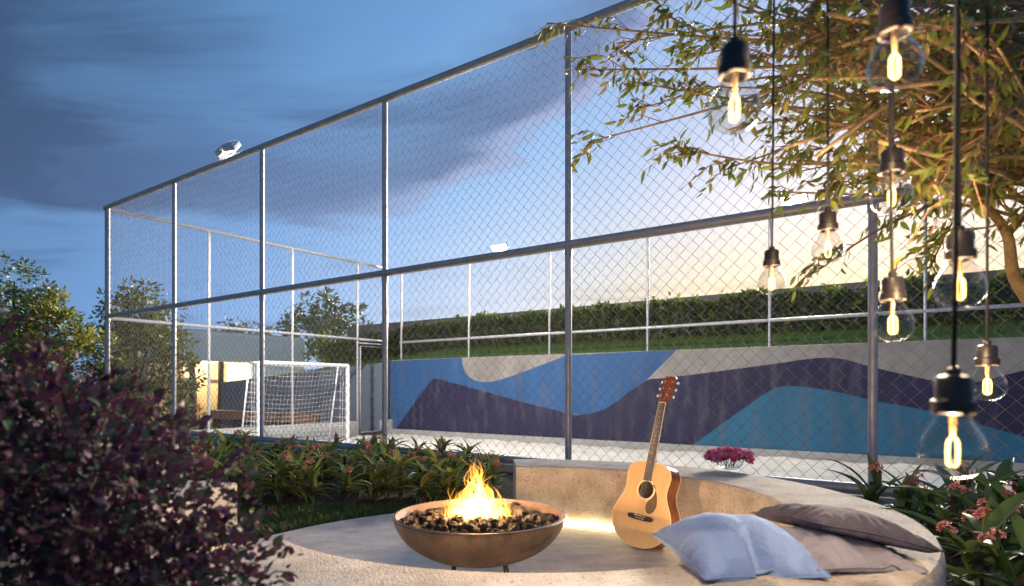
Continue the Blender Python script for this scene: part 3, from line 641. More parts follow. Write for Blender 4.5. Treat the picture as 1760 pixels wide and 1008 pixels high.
# ------------------------------------------------------------------ guitar
def guitar():
    base = Vector((0.765, 3.80, 0.012)); S = 1.06
    n = Vector((-0.70, -0.714, 0)).normalized(); side = Vector((0, 0, 1)).cross(n).normalized()      # side: to the viewer's right
    lean, roll = R(14), R(4.0)
    up = (Vector((0, 0, 1)) * math.cos(lean) - n * math.sin(lean)); nf = (n * math.cos(lean) + Vector((0, 0, 1)) * math.sin(lean))
    q = Quaternion(nf, -roll); up = q @ up; sd = q @ side
    M = Matrix((sd, up, nf)).transposed().to_4x4(); M.translation = base
    t = bpy.data.objects.new('acoustic_guitar', None); COL.objects.link(t); t.matrix_world = M @ Matrix.Scale(S, 4); t.empty_display_size = 0.2
    tag(t, 'acoustic guitar with pale spruce top leaning against the curved bench', 'guitar')
    P = lambda name, g, m, par=t, **k: part(name, g, m, par, world=False, **k)
    half = smooth_poly([(0.0, 0.0), (0.055, 0.004), (0.115, 0.026), (0.165, 0.068), (0.195, 0.125), (0.199, 0.175), (0.184, 0.228), (0.158, 0.278), (0.142, 0.318), (0.139, 0.350), (0.145, 0.395), (0.148, 0.425), (0.140, 0.458), (0.118, 0.485), (0.075, 0.500), (0.0, 0.504)], n=4)
    outl = half + [(-x, y) for x, y in half[-2:0:-1]]; k = len(outl); DEP = 0.112; cy = 0.25
    g = MB()          # side band
    for z in (-DEP, -0.003):
        for x, y in outl: g.v.append((x * 0.997, y, z))
    for i in range(k): j = (i + 1) % k; g.f.append((i, j, k + j, k + i))
    P('sides', g, 'mahogany', smooth=True)
    g = MB(); g.v = [(x * 0.995, y, -DEP - 0.004 * (1 - (x / 0.2) ** 2)) for x, y in outl] + [(0, 0.22, -DEP - 0.012)]
    g.f = [((i + 1) % k, i, k) for i in range(k)]; P('back', g, 'mahogany', smooth=True)
    # top with a real sound hole
    HY_, HR = 0.338, 0.051; g = MB(); ring = []
    for i in range(k):
        a = math.atan2(outl[i][1] - HY_, outl[i][0]); ring.append((HR * math.cos(a), HY_ + HR * math.sin(a)))
    g.v = [(x, y, 0) for x, y in outl] + [((a[0] + b[0]) / 2, (a[1] + b[1]) / 2, 0.0015) for a, b in zip(outl, ring)] + [(x, y, 0.001) for x, y in ring] + [(x, y, -0.004) for x, y in ring] + [(x, y, -0.004) for x, y in outl]
    for i in range(k):
        j = (i + 1) % k
        for q in range(3): g.f.append((q * k + i, q * k + j, (q + 1) * k + j, (q + 1) * k + i))
        g.f.append((4 * k + i, 4 * k + j, j, i))
    P('top', g, 'spruce', smooth=True, auto=35)
    for zz in (-0.001, -DEP - 0.001):
        g = MB(); g.tube([(x * 1.002, y, zz) for x, y in outl] + [(outl[0][0], outl[0][1], zz)], 0.0022, 5, cap=False); P('binding', g, 'cream_plastic', smooth=True)
    g = MB(); g.lathe([(0.052, 0.0018), (0.054, 0.0024), (0.061, 0.0024), (0.063, 0.0016)], 40, (0, HY_, 0)); P('rosette', g, 'cream_plastic', smooth=True)
    g = MB(); g.lathe([(0.0, -0.09), (0.12, -0.085)], 24, (0, HY_ - 0.03, 0)); P('soundhole_shade', g, 'hole_dark')  # added dark disc, paints the shade seen through the sound hole
    pg = smooth_poly([(0.040, 0.374), (0.060, 0.352), (0.078, 0.320), (0.088, 0.280), (0.087, 0.245), (0.072, 0.215), (0.050, 0.203), (0.030, 0.212), (0.019, 0.238), (0.022, 0.262), (0.034, 0.282)], n=5)
    arc = [(0.064 * math.cos(a), HY_ + 0.064 * math.sin(a)) for a in [R(-58 + 92 * i / 12) for i in range(13)]]
    pg = pg + arc
    bm = bmesh.new(); vs = [bm.verts.new((x, y, 0.0030)) for x, y in pg]; bmesh.ops.triangle_fill(bm, use_beauty=True, edges=[bm.edges.new((vs[i], vs[(i + 1) % len(vs)])) for i in range(len(vs))])
    r_ = bmesh.ops.extrude_face_region(bm, geom=bm.faces[:]); [setattr(e, 'co', e.co - Vector((0, 0, 0.0016))) for e in r_['geom'] if isinstance(e, bmesh.types.BMVert)]
    bmesh.ops.recalc_face_normals(bm, faces=bm.faces[:]); me = bpy.data.meshes.new('pickguard'); bm.to_mesh(me); bm.free(); me.materials.append(MATS['pickguard']); link('pickguard', me, t)
    g = MB(); bo = [(-0.085, 0.168), (-0.075, 0.160), (-0.03, 0.156), (0.03, 0.156), (0.075, 0.160), (0.085, 0.168), (0.085, 0.182), (0.06, 0.188), (-0.06, 0.188), (-0.085, 0.182)]
    g.prism(bo, 0.010, Vector((0, 0, 0.002)), Vector((1, 0, 0)), Vector((0, 1, 0)), Vector((0, 0, 1))); b = P('bridge', g, 'ebony', bevel=0.002)
    g = MB(); g.box((0, 0.181, 0.0135), (0.078, 0.003, 0.008), rot=(0, 0, R(-2))); P('saddle', g, 'cream_plastic', b)
    for i in range(6):
        x = -0.026 + 0.0104 * i; g = MB(); g.lathe([(0.0, 0.0165), (0.0028, 0.0155), (0.0030, 0.011)], 8, (x, 0.167, 0)); P('bridge_pin', g, 'cream_plastic', b, smooth=True)
    # neck
    NUT = 0.868; g = MB()
    for y, w, d in ((0.47, 0.030, 0.05), (0.505, 0.028, 0.045), (0.53, 0.0265, 0.024), (0.70, 0.024, 0.021), (NUT, 0.0215, 0.020), (NUT + 0.01, 0.0215, 0.018)):
        for a in range(9):
            w_ = math.pi * a / 8; g.v.append((w * math.cos(w_), y, 0.0035 - d * math.sin(w_)))
    for i in range(5):
        for a in range(8): q = i * 9 + a; g.f.append((q, q + 9, q + 10, q + 1))
        q = i * 9; g.f.append((q, q + 8, q + 17, q + 9))
    P('neck', g, 'mahogany', smooth=True, auto=40)
    g = MB(); y0 = 0.392; w0, w1 = 0.0285, 0.0215
    g.add([(-w0, y0, 0.0036), (w0, y0, 0.0036), (w1, NUT, 0.0036), (-w1, NUT, 0.0036), (-w0, y0, 0.0095), (w0, y0, 0.0095), (w1, NUT, 0.0095), (-w1, NUT, 0.0095)], [(3, 2, 1, 0), (4, 5, 6, 7), (0, 1, 5, 4), (1, 2, 6, 5), (2, 3, 7, 6), (3, 0, 4, 7)]); fb = P('fretboard', g, 'rosewood')
    for s in (-1, 1):
        g = MB(); g.tube([(s * (w0 + 0.0012), y0, 0.0068), (s * (w1 + 0.0012), NUT, 0.0068)], 0.0022, 5); P('binding', g, 'cream_plastic', fb)
    sl = 0.648
    for f in range(1, 19):
        y = NUT - sl * (1 - 2 ** (-f / 12)); w = w1 + (w0 - w1) * (NUT - y) / (NUT - y0)
        g = MB(); g.box((0, y, 0.0100), (w * 1.96, 0.002, 0.0016)); P('fret', g, 'nickel', fb)
    for f in (3, 5, 7, 9, 12, 15):
        y = NUT - sl * (1 - 2 ** (-(f - 0.5) / 12)); g = MB(); g.lathe([(0.0, 0.0099), (0.003, 0.0097)], 10, (0, y, 0)); P('fret_marker', g, 'pearl', fb)
    g = MB(); g.box((0, NUT + 0.0025, 0.0085), (0.045, 0.005, 0.010)); P('nut', g, 'cream_plastic')
    # headstock, tipped back
    H = Matrix.Translation((0, NUT + 0.004, 0.004)) @ Euler((R(-13), 0, 0)).to_matrix().to_4x4()
    ho = [(-0.0225, 0.0), (-0.030, 0.025), (-0.0345, 0.05), (-0.0385, 0.165), (-0.030, 0.178), (-0.012, 0.173), (0.0, 0.182), (0.012, 0.173), (0.030, 0.178), (0.0385, 0.165), (0.0345, 0.05), (0.030, 0.025), (0.0225, 0.0)]
    g = MB(); g.prism(ho[::-1], 0.016, Vector((0, 0, -0.016)), Vector((1, 0, 0)), Vector((0, 1, 0)), Vector((0, 0, 1))); g.v = [tuple(H @ Vector(p)) for p in g.v]; hd = P('headstock', g, 'head_veneer', bevel=0.002)
    posts_ = []
    for s in (-1, 1):
        for j in range(3):
            y = 0.045 + 0.047 * j; x = s * (0.021 + 0.002 * j)
            g = MB(); g.lathe([(0.0055, 0.0), (0.0055, 0.003), (0.0034, 0.004), (0.0030, 0.017), (0.0, 0.0175)], 10, (x, y, 0.0)); g.v = [tuple(H @ Vector(p)) for p in g.v]; P('tuning_post', g, 'nickel', hd, smooth=True)
            g = MB(); g.tube([(s * 0.034, y, -0.011), (s * 0.050, y, -0.011)], 0.0026, 8); g.v = [tuple(H @ Vector(p)) for p in g.v]; P('tuner_shaft', g, 'nickel', hd, smooth=True)
            g = MB(); g.lathe([(0.0, -0.010), (0.006, -0.008), (0.008, 0.0), (0.006, 0.008), (0.0, 0.010)], 10); g.v = [tuple(H @ Vector((s * 0.056 + v[0] * 0.55 * 1.2, y + v[2] * 0.95, -0.011 + v[1]))) for v in g.v]; P('tuner_button', g, 'pearl', hd, smooth=True)
            posts_.append((s, j, H @ Vector((x, y, 0.010))))
    order = [q for s in (-1, 1) for q in sorted([p for p in posts_ if p[0] == s], key=lambda p: p[1] * (1 if s < 0 else -1))]
    for i in range(6):
        x0 = -0.026 + 0.0104 * i; x1 = -0.0175 + 0.007 * i
        g = MB(); g.tube([(x0, 0.167, 0.012), (x0, 0.181, 0.0178), (x1, NUT + 0.002, 0.0140), tuple(order[i][2])], 0.0006 + 0.0001 * (5 - i), 4); P('string', g, 'bronze_string' if i < 4 else 'nickel')
    g = MB(); g.lathe([(0.0, -0.012), (0.006, -0.010), (0.004, -0.003), (0.006, 0.0)], 10); g.v = [(v[0], v[2], -DEP / 2 + v[1]) for v in g.v]; P('strap_button', g, 'cream_plastic', smooth=True)
    g = MB(); g.box((0, -0.0006, -DEP / 2), (0.012, 0.002, DEP * 0.97)); P('tail_strip', g, 'cream_plastic')
guitar()

# ------------------------------------------------------------------ cushions: two sheets sewn at the rim, blown up and settled
def cushion_mesh(name, m, L=0.46, N=40, seed=1, press=1.0, steps=170, chop=0.0, chop_dir=(0, 1), sag=1.0, pleat=1.0, fold=1.0):
    rs = np.random.RandomState(seed); nn = N + 1
    ii, jj = np.meshgrid(np.arange(nn), np.arange(nn), indexing='ij'); idx = np.arange(nn * nn).reshape(nn, nn)
    X = (ii / N - 0.5) * L; Y = (jj / N - 0.5) * L; d = np.minimum.reduce([ii, jj, N - ii, N - jj]) / (N / 2)
    top = np.stack([X, Y, 0.05 * d ** 0.6 + 0.06], -1).reshape(-1, 3); inner = (d > 0).ravel()
    bot = np.stack([X, Y, -0.02 * d ** 0.6 + 0.06], -1).reshape(-1, 3)[inner]
    bidx = np.full(nn * nn, -1); bidx[inner] = nn * nn + np.arange(inner.sum()); bidx = np.where(inner, bidx, np.arange(nn * nn)).reshape(nn, nn)
    V = np.concatenate([top, bot]); V += rs.normal(0, 0.0016, V.shape)
    groups = []; h = L / N
    for G in (idx, bidx):
        pr = [(G[:-1, :], G[1:, :], h), (G[:, :-1], G[:, 1:], h), (G[:-1, :-1], G[1:, 1:], h * 2 ** .5), (G[:-1, 1:], G[1:, :-1], h * 2 ** .5), (G[:-2, :], G[2:, :], 2 * h), (G[:, :-2], G[:, 2:], 2 * h)]
        for q, (a, b, l) in enumerate(pr):
            ax = 1 if q in (1, 5) else 0; k = 4 if q > 3 else 2
            for s in range(k):
                sl = [slice(None)] * 2; sl[ax] = slice(s, None, k); A, B = a[tuple(sl)].ravel(), b[tuple(sl)].ravel()
                if q > 3:
                    pass
                groups.append((A, B, l, 1.0 if q < 2 else (0.5 if q < 4 else 0.06)))
    tris = []
    for G, flip in ((idx, 1), (bidx, -1)):
        a, b, c, e = G[:-1, :-1].ravel(), G[1:, :-1].ravel(), G[1:, 1:].ravel(), G[:-1, 1:].ravel()
        T = np.concatenate([np.stack([a, b, c], 1), np.stack([a, c, e], 1)]); tris.append(T if flip > 0 else T[:, ::-1])
    T = np.concatenate(tris); Vel = np.zeros_like(V); dt = 0.012
    cdir = np.array([chop_dir[0], chop_dir[1]]); nvt = nn * nn
    for st in range(steps):
        e1, e2 = V[T[:, 1]] - V[T[:, 0]], V[T[:, 2]] - V[T[:, 0]]; nrm = np.cross(e1, e2)
        Fc = np.zeros_like(V)
        for k in range(3): np.add.at(Fc, T[:, k], nrm)
        vol = (V[T[:, 0]] * np.cross(V[T[:, 1]], V[T[:, 2]])).sum() / 6
        pr = press * max(0.0, min(1.0, st / 60)) * max(0.1, 1.9 - vol / (0.042 * L * L / 0.2116 * 0.30))
        Fc *= 5200 * pr; Fc[:, 2] -= 2.2 * sag
        if chop:
            s = V[:, :2] @ cdir; o_ = V[:, :2] @ np.array([-cdir[1], cdir[0]])
            wgt = np.exp(-(o_ / 0.022) ** 2) * np.clip((s + 0.02) / (L * 0.35), 0, 1); wgt[nvt:] = 0; Fc[:, 2] -= chop * wgt; Fc[:, :2] -= np.outer(chop * 0.8 * wgt, cdir)
        Vel = (Vel + Fc * dt) * 0.93; P0 = V.copy(); V = V + Vel * dt
        for it in range(7):
            for A, B, l, kf in groups:
                dl = V[B] - V[A]; ln = np.linalg.norm(dl, axis=1) + 1e-9; c = (0.5 * kf * (ln - l) / ln)[:, None] * dl
                V[A] += c; V[B] -= c
        V[:, 2] = np.maximum(V[:, 2], 0.001); Vel = (V - P0) / dt
        sp = np.linalg.norm(Vel, axis=1); Vel *= np.minimum(1, 0.6 / (sp + 1e-9))[:, None]
    nrm = np.cross(V[T[:, 1]] - V[T[:, 0]], V[T[:, 2]] - V[T[:, 0]]); nv = np.zeros_like(V)
    for k in range(3): np.add.at(nv, T[:, k], nrm)
    nv /= np.linalg.norm(nv, axis=1)[:, None] + 1e-9
    fi_ = np.concatenate([ii.ravel(), ii.ravel()[inner]]) / N; fj_ = np.concatenate([jj.ravel(), jj.ravel()[inner]]) / N
    for q in range(len(V)):
        a, b = float(fi_[q]), float(fj_[q]); e = [a, 1 - a, b, 1 - b]; w = min(e); k = e.index(w); s_ = b if k < 2 else a
        amp = 0.0105 * pleat * min(1, w * 14) * math.exp(-w * 7) * (0.35 + 1.3 * max(0, mnoise.noise(Vector((s_ * 3 + k * 9, seed, 0)))))
        dz = amp * math.sin((s_ * 58 + 3 * mnoise.noise(Vector((s_ * 9, w * 6, seed + k)))) ) 
        dz += 0.010 * fold * min(1, w * 6) * (abs(mnoise.noise(Vector((a * 4.2 + seed, b * 2.6, 1.5)))) * 2 - 0.5) + 0.004 * fold * min(1, w * 6) * mnoise.noise(Vector((a * 11, b * 9, seed)))
        V[q] += nv[q] * dz
    V[:, 2] = np.maximum(V[:, 2], 0.001)
    me = bpy.data.meshes.new(name); F4 = []
    for G, flip in ((idx, 1), (bidx, -1)):
        for i in range(N):
            for j in range(N):
                q = (int(G[i, j]), int(G[i + 1, j]), int(G[i + 1, j + 1]), int(G[i, j + 1])); F4.append(q if flip > 0 else q[::-1])
    me.from_pydata([tuple(p) for p in V], [], F4); me.materials.append(MATS[m]); me.polygons.foreach_set('use_smooth', [True] * len(me.polygons)); me.update()
    rim = [int(idx[i, 0]) for i in range(N)] + [int(idx[N, j]) for j in range(N)] + [int(idx[i, N]) for i in range(N, 0, -1)] + [int(idx[0, j]) for j in range(N, 0, -1)]
    return me, [Vector(V[r]) for r in rim]
def cushion(label, m, loc, rot, L, seed, **kw):
    me, rim = cushion_mesh('cover', m, L, seed=seed, **kw)
    t = thing('cushion', label, 'cushion', loc, 'cushions on the curved bench', rot)
    o = link('cover', me, t); s = o.modifiers.new('smooth', 'SUBSURF'); s.levels = s.render_levels = 1
    g = MB(); g.tube(rim + [rim[0]], 0.0028, 5, cap=False); part('seam', g, m, t, True, world=False)
cushion('puffy light blue cushion with a chopped middle on the curved bench', 'pillow_blue', Vector((0.765, 1.985, BH + 0.004)), (R(5), R(-2), R(4)), 0.46, 4, press=1.45, chop=22.0, chop_dir=(0.12, -0.99))
cushion('pale taupe cushion tucked between the blue and the charcoal cushion', 'pillow_taupe', Vector((1.10, 2.075, BH + 0.002)), (R(1), R(4), R(12)), 0.43, 5, press=0.86, chop=6.0, chop_dir=(0.5, -0.85))
cushion('charcoal grey cushion leaning on the taupe cushion', 'pillow_charcoal', Vector((1.185, 2.215, BH + 0.045)), (R(-7), R(13), R(5)), 0.45, 9, press=0.95, pleat=1.6)

# ------------------------------------------------------------------ leaves and plants
def leaf_verts(L, W, curl=0.15, fold=0.12, n=3):
    """a leaf lying along +y from the origin: pointed, folded along its rib and curling"""
    vs, fs = [(0, 0, 0)], []
    for i in range(1, n + 1):
        s = i / (n + 1); w = W / 2 * math.sin(math.pi * s ** 0.8) ** 0.8; z = -curl * L * s * s
        vs += [(-w, L * s, z + fold * w), (0, L * s, z), (w, L * s, z + fold * w)]
    vs.append((0, L, -curl * L)); last = len(vs) - 1
    fs += [(0, 2, 1), (0, 3, 2)]
    for i in range(n - 1): a = 1 + 3 * i; fs += [(a, a + 1, a + 4, a + 3), (a + 1, a + 2, a + 5, a + 4)]
    a = 1 + 3 * (n - 1); fs += [(a, a + 1, last), (a + 1, a + 2, last)]
    return vs, fs
def leaf_mesh(name, m, *a, **k): v, f = leaf_verts(*a, **k); g = MB(); g.add(v, f); return g.mesh(name, m, True)
class Leaves:
    """many leaves gathered into one mesh"""
    def __init__(s, vs, fs): s.t = np.array(vs); s.tf = fs; s.mats = []
    def put(s, p, d, size, roll=0.0): s.mats.append((p, d, size, roll))
    def mesh(s, name, m):
        V, Fc = [], []; k = len(s.t)
        for n, (p, d, size, roll) in enumerate(s.mats):
            d = Vector(d).normalized(); q = d.to_track_quat('Y', 'Z') @ Quaternion((0, 1, 0), roll); M = np.array(q.to_matrix()) * size
            V.append(s.t @ M.T + np.array(p)); Fc += [tuple(i + n * k for i in f) for f in s.tf]
        V = np.concatenate(V) if V else np.zeros((0, 3))
        me = bpy.data.meshes.new(name); me.from_pydata(V.tolist(), [], Fc); me.materials.append(MATS[m]); me.update(); return me

# glass bowl of pink flowers on the bench
def bouquet():
    p = px(1254, 812, 4.34); p.z = BH + 0.001
    t = thing('flower_bowl', 'glass bowl of pink flowers on top of the curved bench', 'flowers', p); t.scale = (1.25, 1.25, 1.25)
    prof = [(0.0, 0.004), (0.045, 0.004), (0.062, 0.012), (0.082, 0.035), (0.088, 0.055), (0.085, 0.055), (0.078, 0.034), (0.058, 0.015), (0.0, 0.010)]
    g = MB(); g.lathe([(r * 0.9, z * 0.95) for r, z in prof], 32); part('glass_bowl', g, 'clear_glass', t, True, world=False)
    rr = random.Random(5); heads = []
    for k in range(3):
        v, f = leaf_verts(0.020, 0.013, -0.35, 0.3, 2); lv = Leaves(v, f)
        for i in range(46):
            z = rr.uniform(-0.25, 1); a = rr.random() * 6.283; r = math.sqrt(max(0, 1 - z * z)); d = Vector((r * math.cos(a), r * math.sin(a), z)); lv.put(d * 0.008, d + Vector((0, 0, 0.3)), rr.uniform(0.8, 1.25), rr.random() * 6)
        heads.append(lv.mesh('flower', 'bouquet_petal'))
    for i in range(44):
        a = i * 2.399; r = 0.110 * math.sqrt(i / 44); z = 0.100 - 3.2 * r * r + rr.uniform(-.006, .008)
        link('flower', heads[i % 3], t, (1.12 * r * math.cos(a), r * math.sin(a), z), (0.9 * math.sin(-a) * r / 0.1, 0.9 * math.cos(a) * r / 0.1, rr.random() * 6), rr.uniform(0.9, 1.25))
    lm = leaf_mesh('leaf', 'dark_tree_leaf', 0.07, 0.03)
    for i in range(11):
        a = i * 0.571 + rr.uniform(-.2, .2); link('leaf', lm, t, (0.055 * math.cos(a), 0.055 * math.sin(a), 0.07), (R(rr.uniform(-20, 10)), 0, a - math.pi / 2))
    for i in range(9):
        a = i * 0.7; g = MB(); g.tube([(0.02 * math.cos(a), 0.02 * math.sin(a), 0.014), (0.05 * math.cos(a + .5), 0.05 * math.sin(a + .5), 0.09)], 0.002, 5); part('stem', g, 'dark_tree_leaf', t, world=False)
bouquet()

def strap_meshes(m, L0, W0):
    out = []
    for k in range(6):
        rr = random.Random(40 + k); n = 6; L, W = L0 * rr.uniform(0.8, 1.15), W0 * rr.uniform(0.85, 1.2); droop = rr.uniform(0.45, 1.15); g = MB(); p = Vector((0, 0, 0)); a = R(rr.uniform(38, 66)); pts = []
        for i in range(n + 1):
            s = i / n; pts.append((p.copy(), a)); a -= droop * 1.5 / n * (0.5 + s); p = p + Vector((0, math.cos(a), math.sin(a))) * (L / n)
        for i, (q, a) in enumerate(pts):
            s = i / n; w = W / 2 * max(0.04, (0.42 + 0.58 * math.sin(math.pi * min(1, s * 0.95 + 0.05))) * (1 - s ** 4)); nz = Vector((0, -math.sin(a), math.cos(a)))
            g.v += [tuple(q + Vector((-w, 0, 0)) + nz * w * 0.45), tuple(q), tuple(q + Vector((w, 0, 0)) + nz * w * 0.45)]
        for i in range(n): b = 3 * i; g.f += [(b, b + 1, b + 4, b + 3), (b + 1, b + 2, b + 5, b + 4)]
        out.append(g.mesh('leaf', m, True))
    return out
def floret_cluster(k):
    rr = random.Random(70 + k); v, f = leaf_verts(0.011, 0.010, -0.1, 0.2, 1); lv = Leaves(v, f)
    for i in range(16):
        z = rr.uniform(-0.1, 1); a = rr.random() * 6.283; r = math.sqrt(max(0, 1 - z * z)); d = Vector((r * math.cos(a), r * math.sin(a), z)); c = d * 0.026; side = d.orthogonal().normalized(); up2 = d.cross(side)
        for q in range(5): w = q * 1.2566; lv.put(c, side * math.cos(w) + up2 * math.sin(w) + d * 0.4, rr.uniform(0.9, 1.3), 0)
    return lv.mesh('flower_cluster', 'pink_petal')
SM = strap_meshes('strap_leaf', 0.27, 0.046); SMD = strap_meshes('dark_strap_leaf', 0.32, 0.054); FCL = [floret_cluster(k) for k in range(4)]
def strap_plant(p, rr, meshes, label, group, s=1.0, nl=22, nf=2):
    t = thing('flowering_plant', label, 'plant', p, group)
    for i in range(nl):
        a = i * 2.399 + rr.uniform(-.3, .3); low = i < nl * 0.6
        o = link('leaf', meshes[rr.randrange(6)], t, (0.03 * math.cos(a) * s, 0.03 * math.sin(a) * s, 0.05 + (rr.uniform(0, 0.07) if low else rr.uniform(0.07, 0.22)) * s), (R(rr.uniform(-40, -8)) if low else R(rr.uniform(-18, 20)), R(rr.uniform(-12, 12)), a), s * rr.uniform(0.75, 1.1))
    g = MB(); g.tube([(0, 0, -0.03), (0, 0, 0.28 * s)], [0.022 * s, 0.014 * s], 6); part('stem', g, 'dark_bark', t, world=False)
    for i in range(nf):
        a = rr.random() * 6.283; q = Vector((0.10 * math.cos(a), 0.10 * math.sin(a), rr.uniform(0.28, 0.36))) * s
        g = MB(); g.tube([(0, 0, 0.12 * s), tuple(q * 0.6 + Vector((0, 0, 0.06 * s))), tuple(q)], 0.004, 5); st = part('flower_stalk', g, 'dark_strap_leaf', t, world=False)
        link('flower_cluster', FCL[rr.randrange(4)], st, q, (rr.uniform(-.3, .3), rr.uniform(-.3, .3), 0), rr.uniform(1.0, 1.35))
def planting():
    rr = random.Random(21)
    # soil beds
    g = MB(); P = [onfloor(290, 880), onfloor(500, 872), onfloor(690, 876), onfloor(880, 872), uv(2.6, VN - 0.12), uv(15.0, VN - 0.12)]
    g.add([(p.x, p.y, -0.004) for p in P], [tuple(range(len(P)))]); struct('flower_bed', g, 'soil')
    P = [C + Vector((math.cos(R(a)), math.sin(R(a)), 0)) * (RO + 0.01) for a in range(52, -60, -8)]; P = P + [Vector((3.4, 1.2, 0)), uv(-1.6, VN - 0.12), uv(2.4, VN - 0.12)]
    g = MB(); g.add([(p.x, p.y, -0.004) for p in P], [tuple(range(len(P)))]); struct('flower_bed', g, 'soil')
    row = []
    for lane, (n, y0, dy) in enumerate(((13, 862, 0), (13, 848, 0), (13, 833, 0), (13, 818, 0), (12, 805, 0), (10, 796, 0))):
        for i in range(n):
            x = 330 + (856 - 330) * (i + rr.uniform(0.1, 0.9)) / n; y = y0 + rr.uniform(-6, 6); p = onfloor(x, y)
            if p.x * VX.x + p.y * VX.y > VN - 0.34: continue
            row.append(p)
    for p in row:
        if (Vector((p.x, p.y, 0)) - C).length < 2.0: continue
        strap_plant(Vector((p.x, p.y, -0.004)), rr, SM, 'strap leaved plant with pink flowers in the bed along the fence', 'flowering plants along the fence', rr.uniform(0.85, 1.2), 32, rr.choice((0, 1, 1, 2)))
    right = [(1500, 912), (1560, 905), (1600, 925), (1655, 905), (1700, 925), (1745, 905), (1640, 955), (1690, 980), (1745, 975), (1780, 940), (1720, 1030), (1790, 1010), (1680, 1060), (1760, 1090)]
    for x, y in right:
        p = onfloor(x, y)
        if (Vector((p.x, p.y, 0)) - C).length < RO + 0.12: p = C + (Vector((p.x, p.y, 0)) - C).normalized() * (RO + 0.16)
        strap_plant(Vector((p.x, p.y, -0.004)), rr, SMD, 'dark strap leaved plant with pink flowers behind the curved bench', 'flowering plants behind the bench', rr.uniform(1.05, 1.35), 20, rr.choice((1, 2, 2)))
planting()

# ------------------------------------------------------------------ purple shrub
def purple_shrub():
    base = Vector((-1.10, 1.16, -0.02)); rr = random.Random(13)
    t = thing('purple_shrub', 'dense dark purple leaved shrub in front of the patio', 'shrub', base)
    # crown: lobes (centre, radius) in world space
    lobes = [((-1.15, 1.15, 0.62), 0.46), ((-1.30, 1.35, 0.90), 0.30), ((-0.98, 1.22, 0.72), 0.34), ((-0.86, 1.28, 0.50), 0.31), ((-0.76, 1.32, 0.30), 0.25), ((-1.05, 1.35, 0.36), 0.42), ((-1.45, 1.10, 0.75), 0.40), ((-1.22, 1.22, 0.98), 0.15), ((-0.72, 1.24, 0.70), 0.20), ((-0.62, 1.26, 0.58), 0.17), ((-0.84, 1.22, 0.82), 0.18), ((-0.82, 1.18, 0.20), 0.28), ((-0.98, 1.30, 0.92), 0.16)]
    for i in range(12):
        c, r = lobes[i % len(lobes)]; tip = Vector(c) + Vector((rr.uniform(-.2, .2), rr.uniform(-.2, .2), rr.uniform(0, 0.15))) * 0.8
        mid = base.lerp(tip, 0.5) + Vector((rr.uniform(-.06, .06), rr.uniform(-.06, .06), 0)); g = MB(); g.tube([base, base.lerp(mid, 0.5), mid, mid.lerp(tip, 0.5), tip], [0.014, 0.012, 0.009, 0.006, 0.003], 6); part('stem', g, 'dark_bark', t, True)
    v, f = leaf_verts(0.0205, 0.0142, 0.2, 0.25, 2); lv = Leaves(v, f); pts = []
    tot = sum(r * r for _, r in lobes)
    for c, r in lobes:
        for i in range(int(24000 * r * r / tot)):
            z = rr.uniform(-1, 1); a = rr.random() * 6.283; q = math.sqrt(1 - z * z); d = Vector((q * math.cos(a), q * math.sin(a), z)); rad = r * (1 - 0.55 * rr.random() ** 1.6) * (1 + 0.28 * fbm(Vector(c) + d * 0.8, 3.0, 3))
            p = Vector(c) + d * rad
            if p.z < 0.0 or (Vector((p.x, p.y, 0)) - C).length < RO + 0.03 and p.z < BH + 0.03: continue
            x_, y_ = CX + F * p.x / p.y, HY - F * (p.z - CAMZ) / p.y
            pts.append((p, d + Vector((rr.uniform(-.8, .8), rr.uniform(-.8, .8), rr.uniform(-.6, .5))), rr.uniform(0.5, 1.5), rr.random() * 6.28))
    twigs = MB()
    for i in range(150):           # fine twigs that carry sprays of leaves past the outline
        c, r = lobes[rr.randrange(len(lobes))]; z = rr.uniform(-0.3, 1); a = rr.random() * 6.283; q = math.sqrt(1 - z * z); d = Vector((q * math.cos(a), q * math.sin(a), z)); p0 = Vector(c) + d * r * 0.7; p1 = Vector(c) + d * r * rr.uniform(1.05, 1.3) + Vector((0, 0, rr.uniform(-.03, .05)))
        if p1.z < 0.05: continue
        twigs.tube([p0, p0.lerp(p1, 0.5) + Vector((0, 0, 0.01)), p1], [0.0028, 0.002, 0.001], 3, cap=False)
        for k in range(9): s = 0.35 + 0.65 * k / 8; pts.append((p0.lerp(p1, s), d + Vector((rr.uniform(-1, 1), rr.uniform(-1, 1), rr.uniform(-.6, .4))), rr.uniform(0.7, 1.3), rr.random() * 6.28))
    part('twigs', twigs, 'dark_bark', t, kind='stuff')
    pts.sort(key=lambda q: q[0].length)
    lm = leaf_mesh('leaf', 'purple_leaf', 0.0205, 0.0142, 0.2, 0.25, 2)
    big = set(rr.sample(range(min(2600, len(pts))), 290))
    for i, (p, d, s, ro) in enumerate(pts):
        if i in big:
            o = link('leaf', lm, t, p - base, None, s); o.rotation_euler = (Vector(d).normalized().to_track_quat('Y', 'Z') @ Quaternion((0, 1, 0), ro)).to_euler()
        else: lv.put(p - base, d, s, ro)
    link('foliage', lv.mesh('foliage', 'purple_leaf'), t, kind='stuff')
purple_shrub()

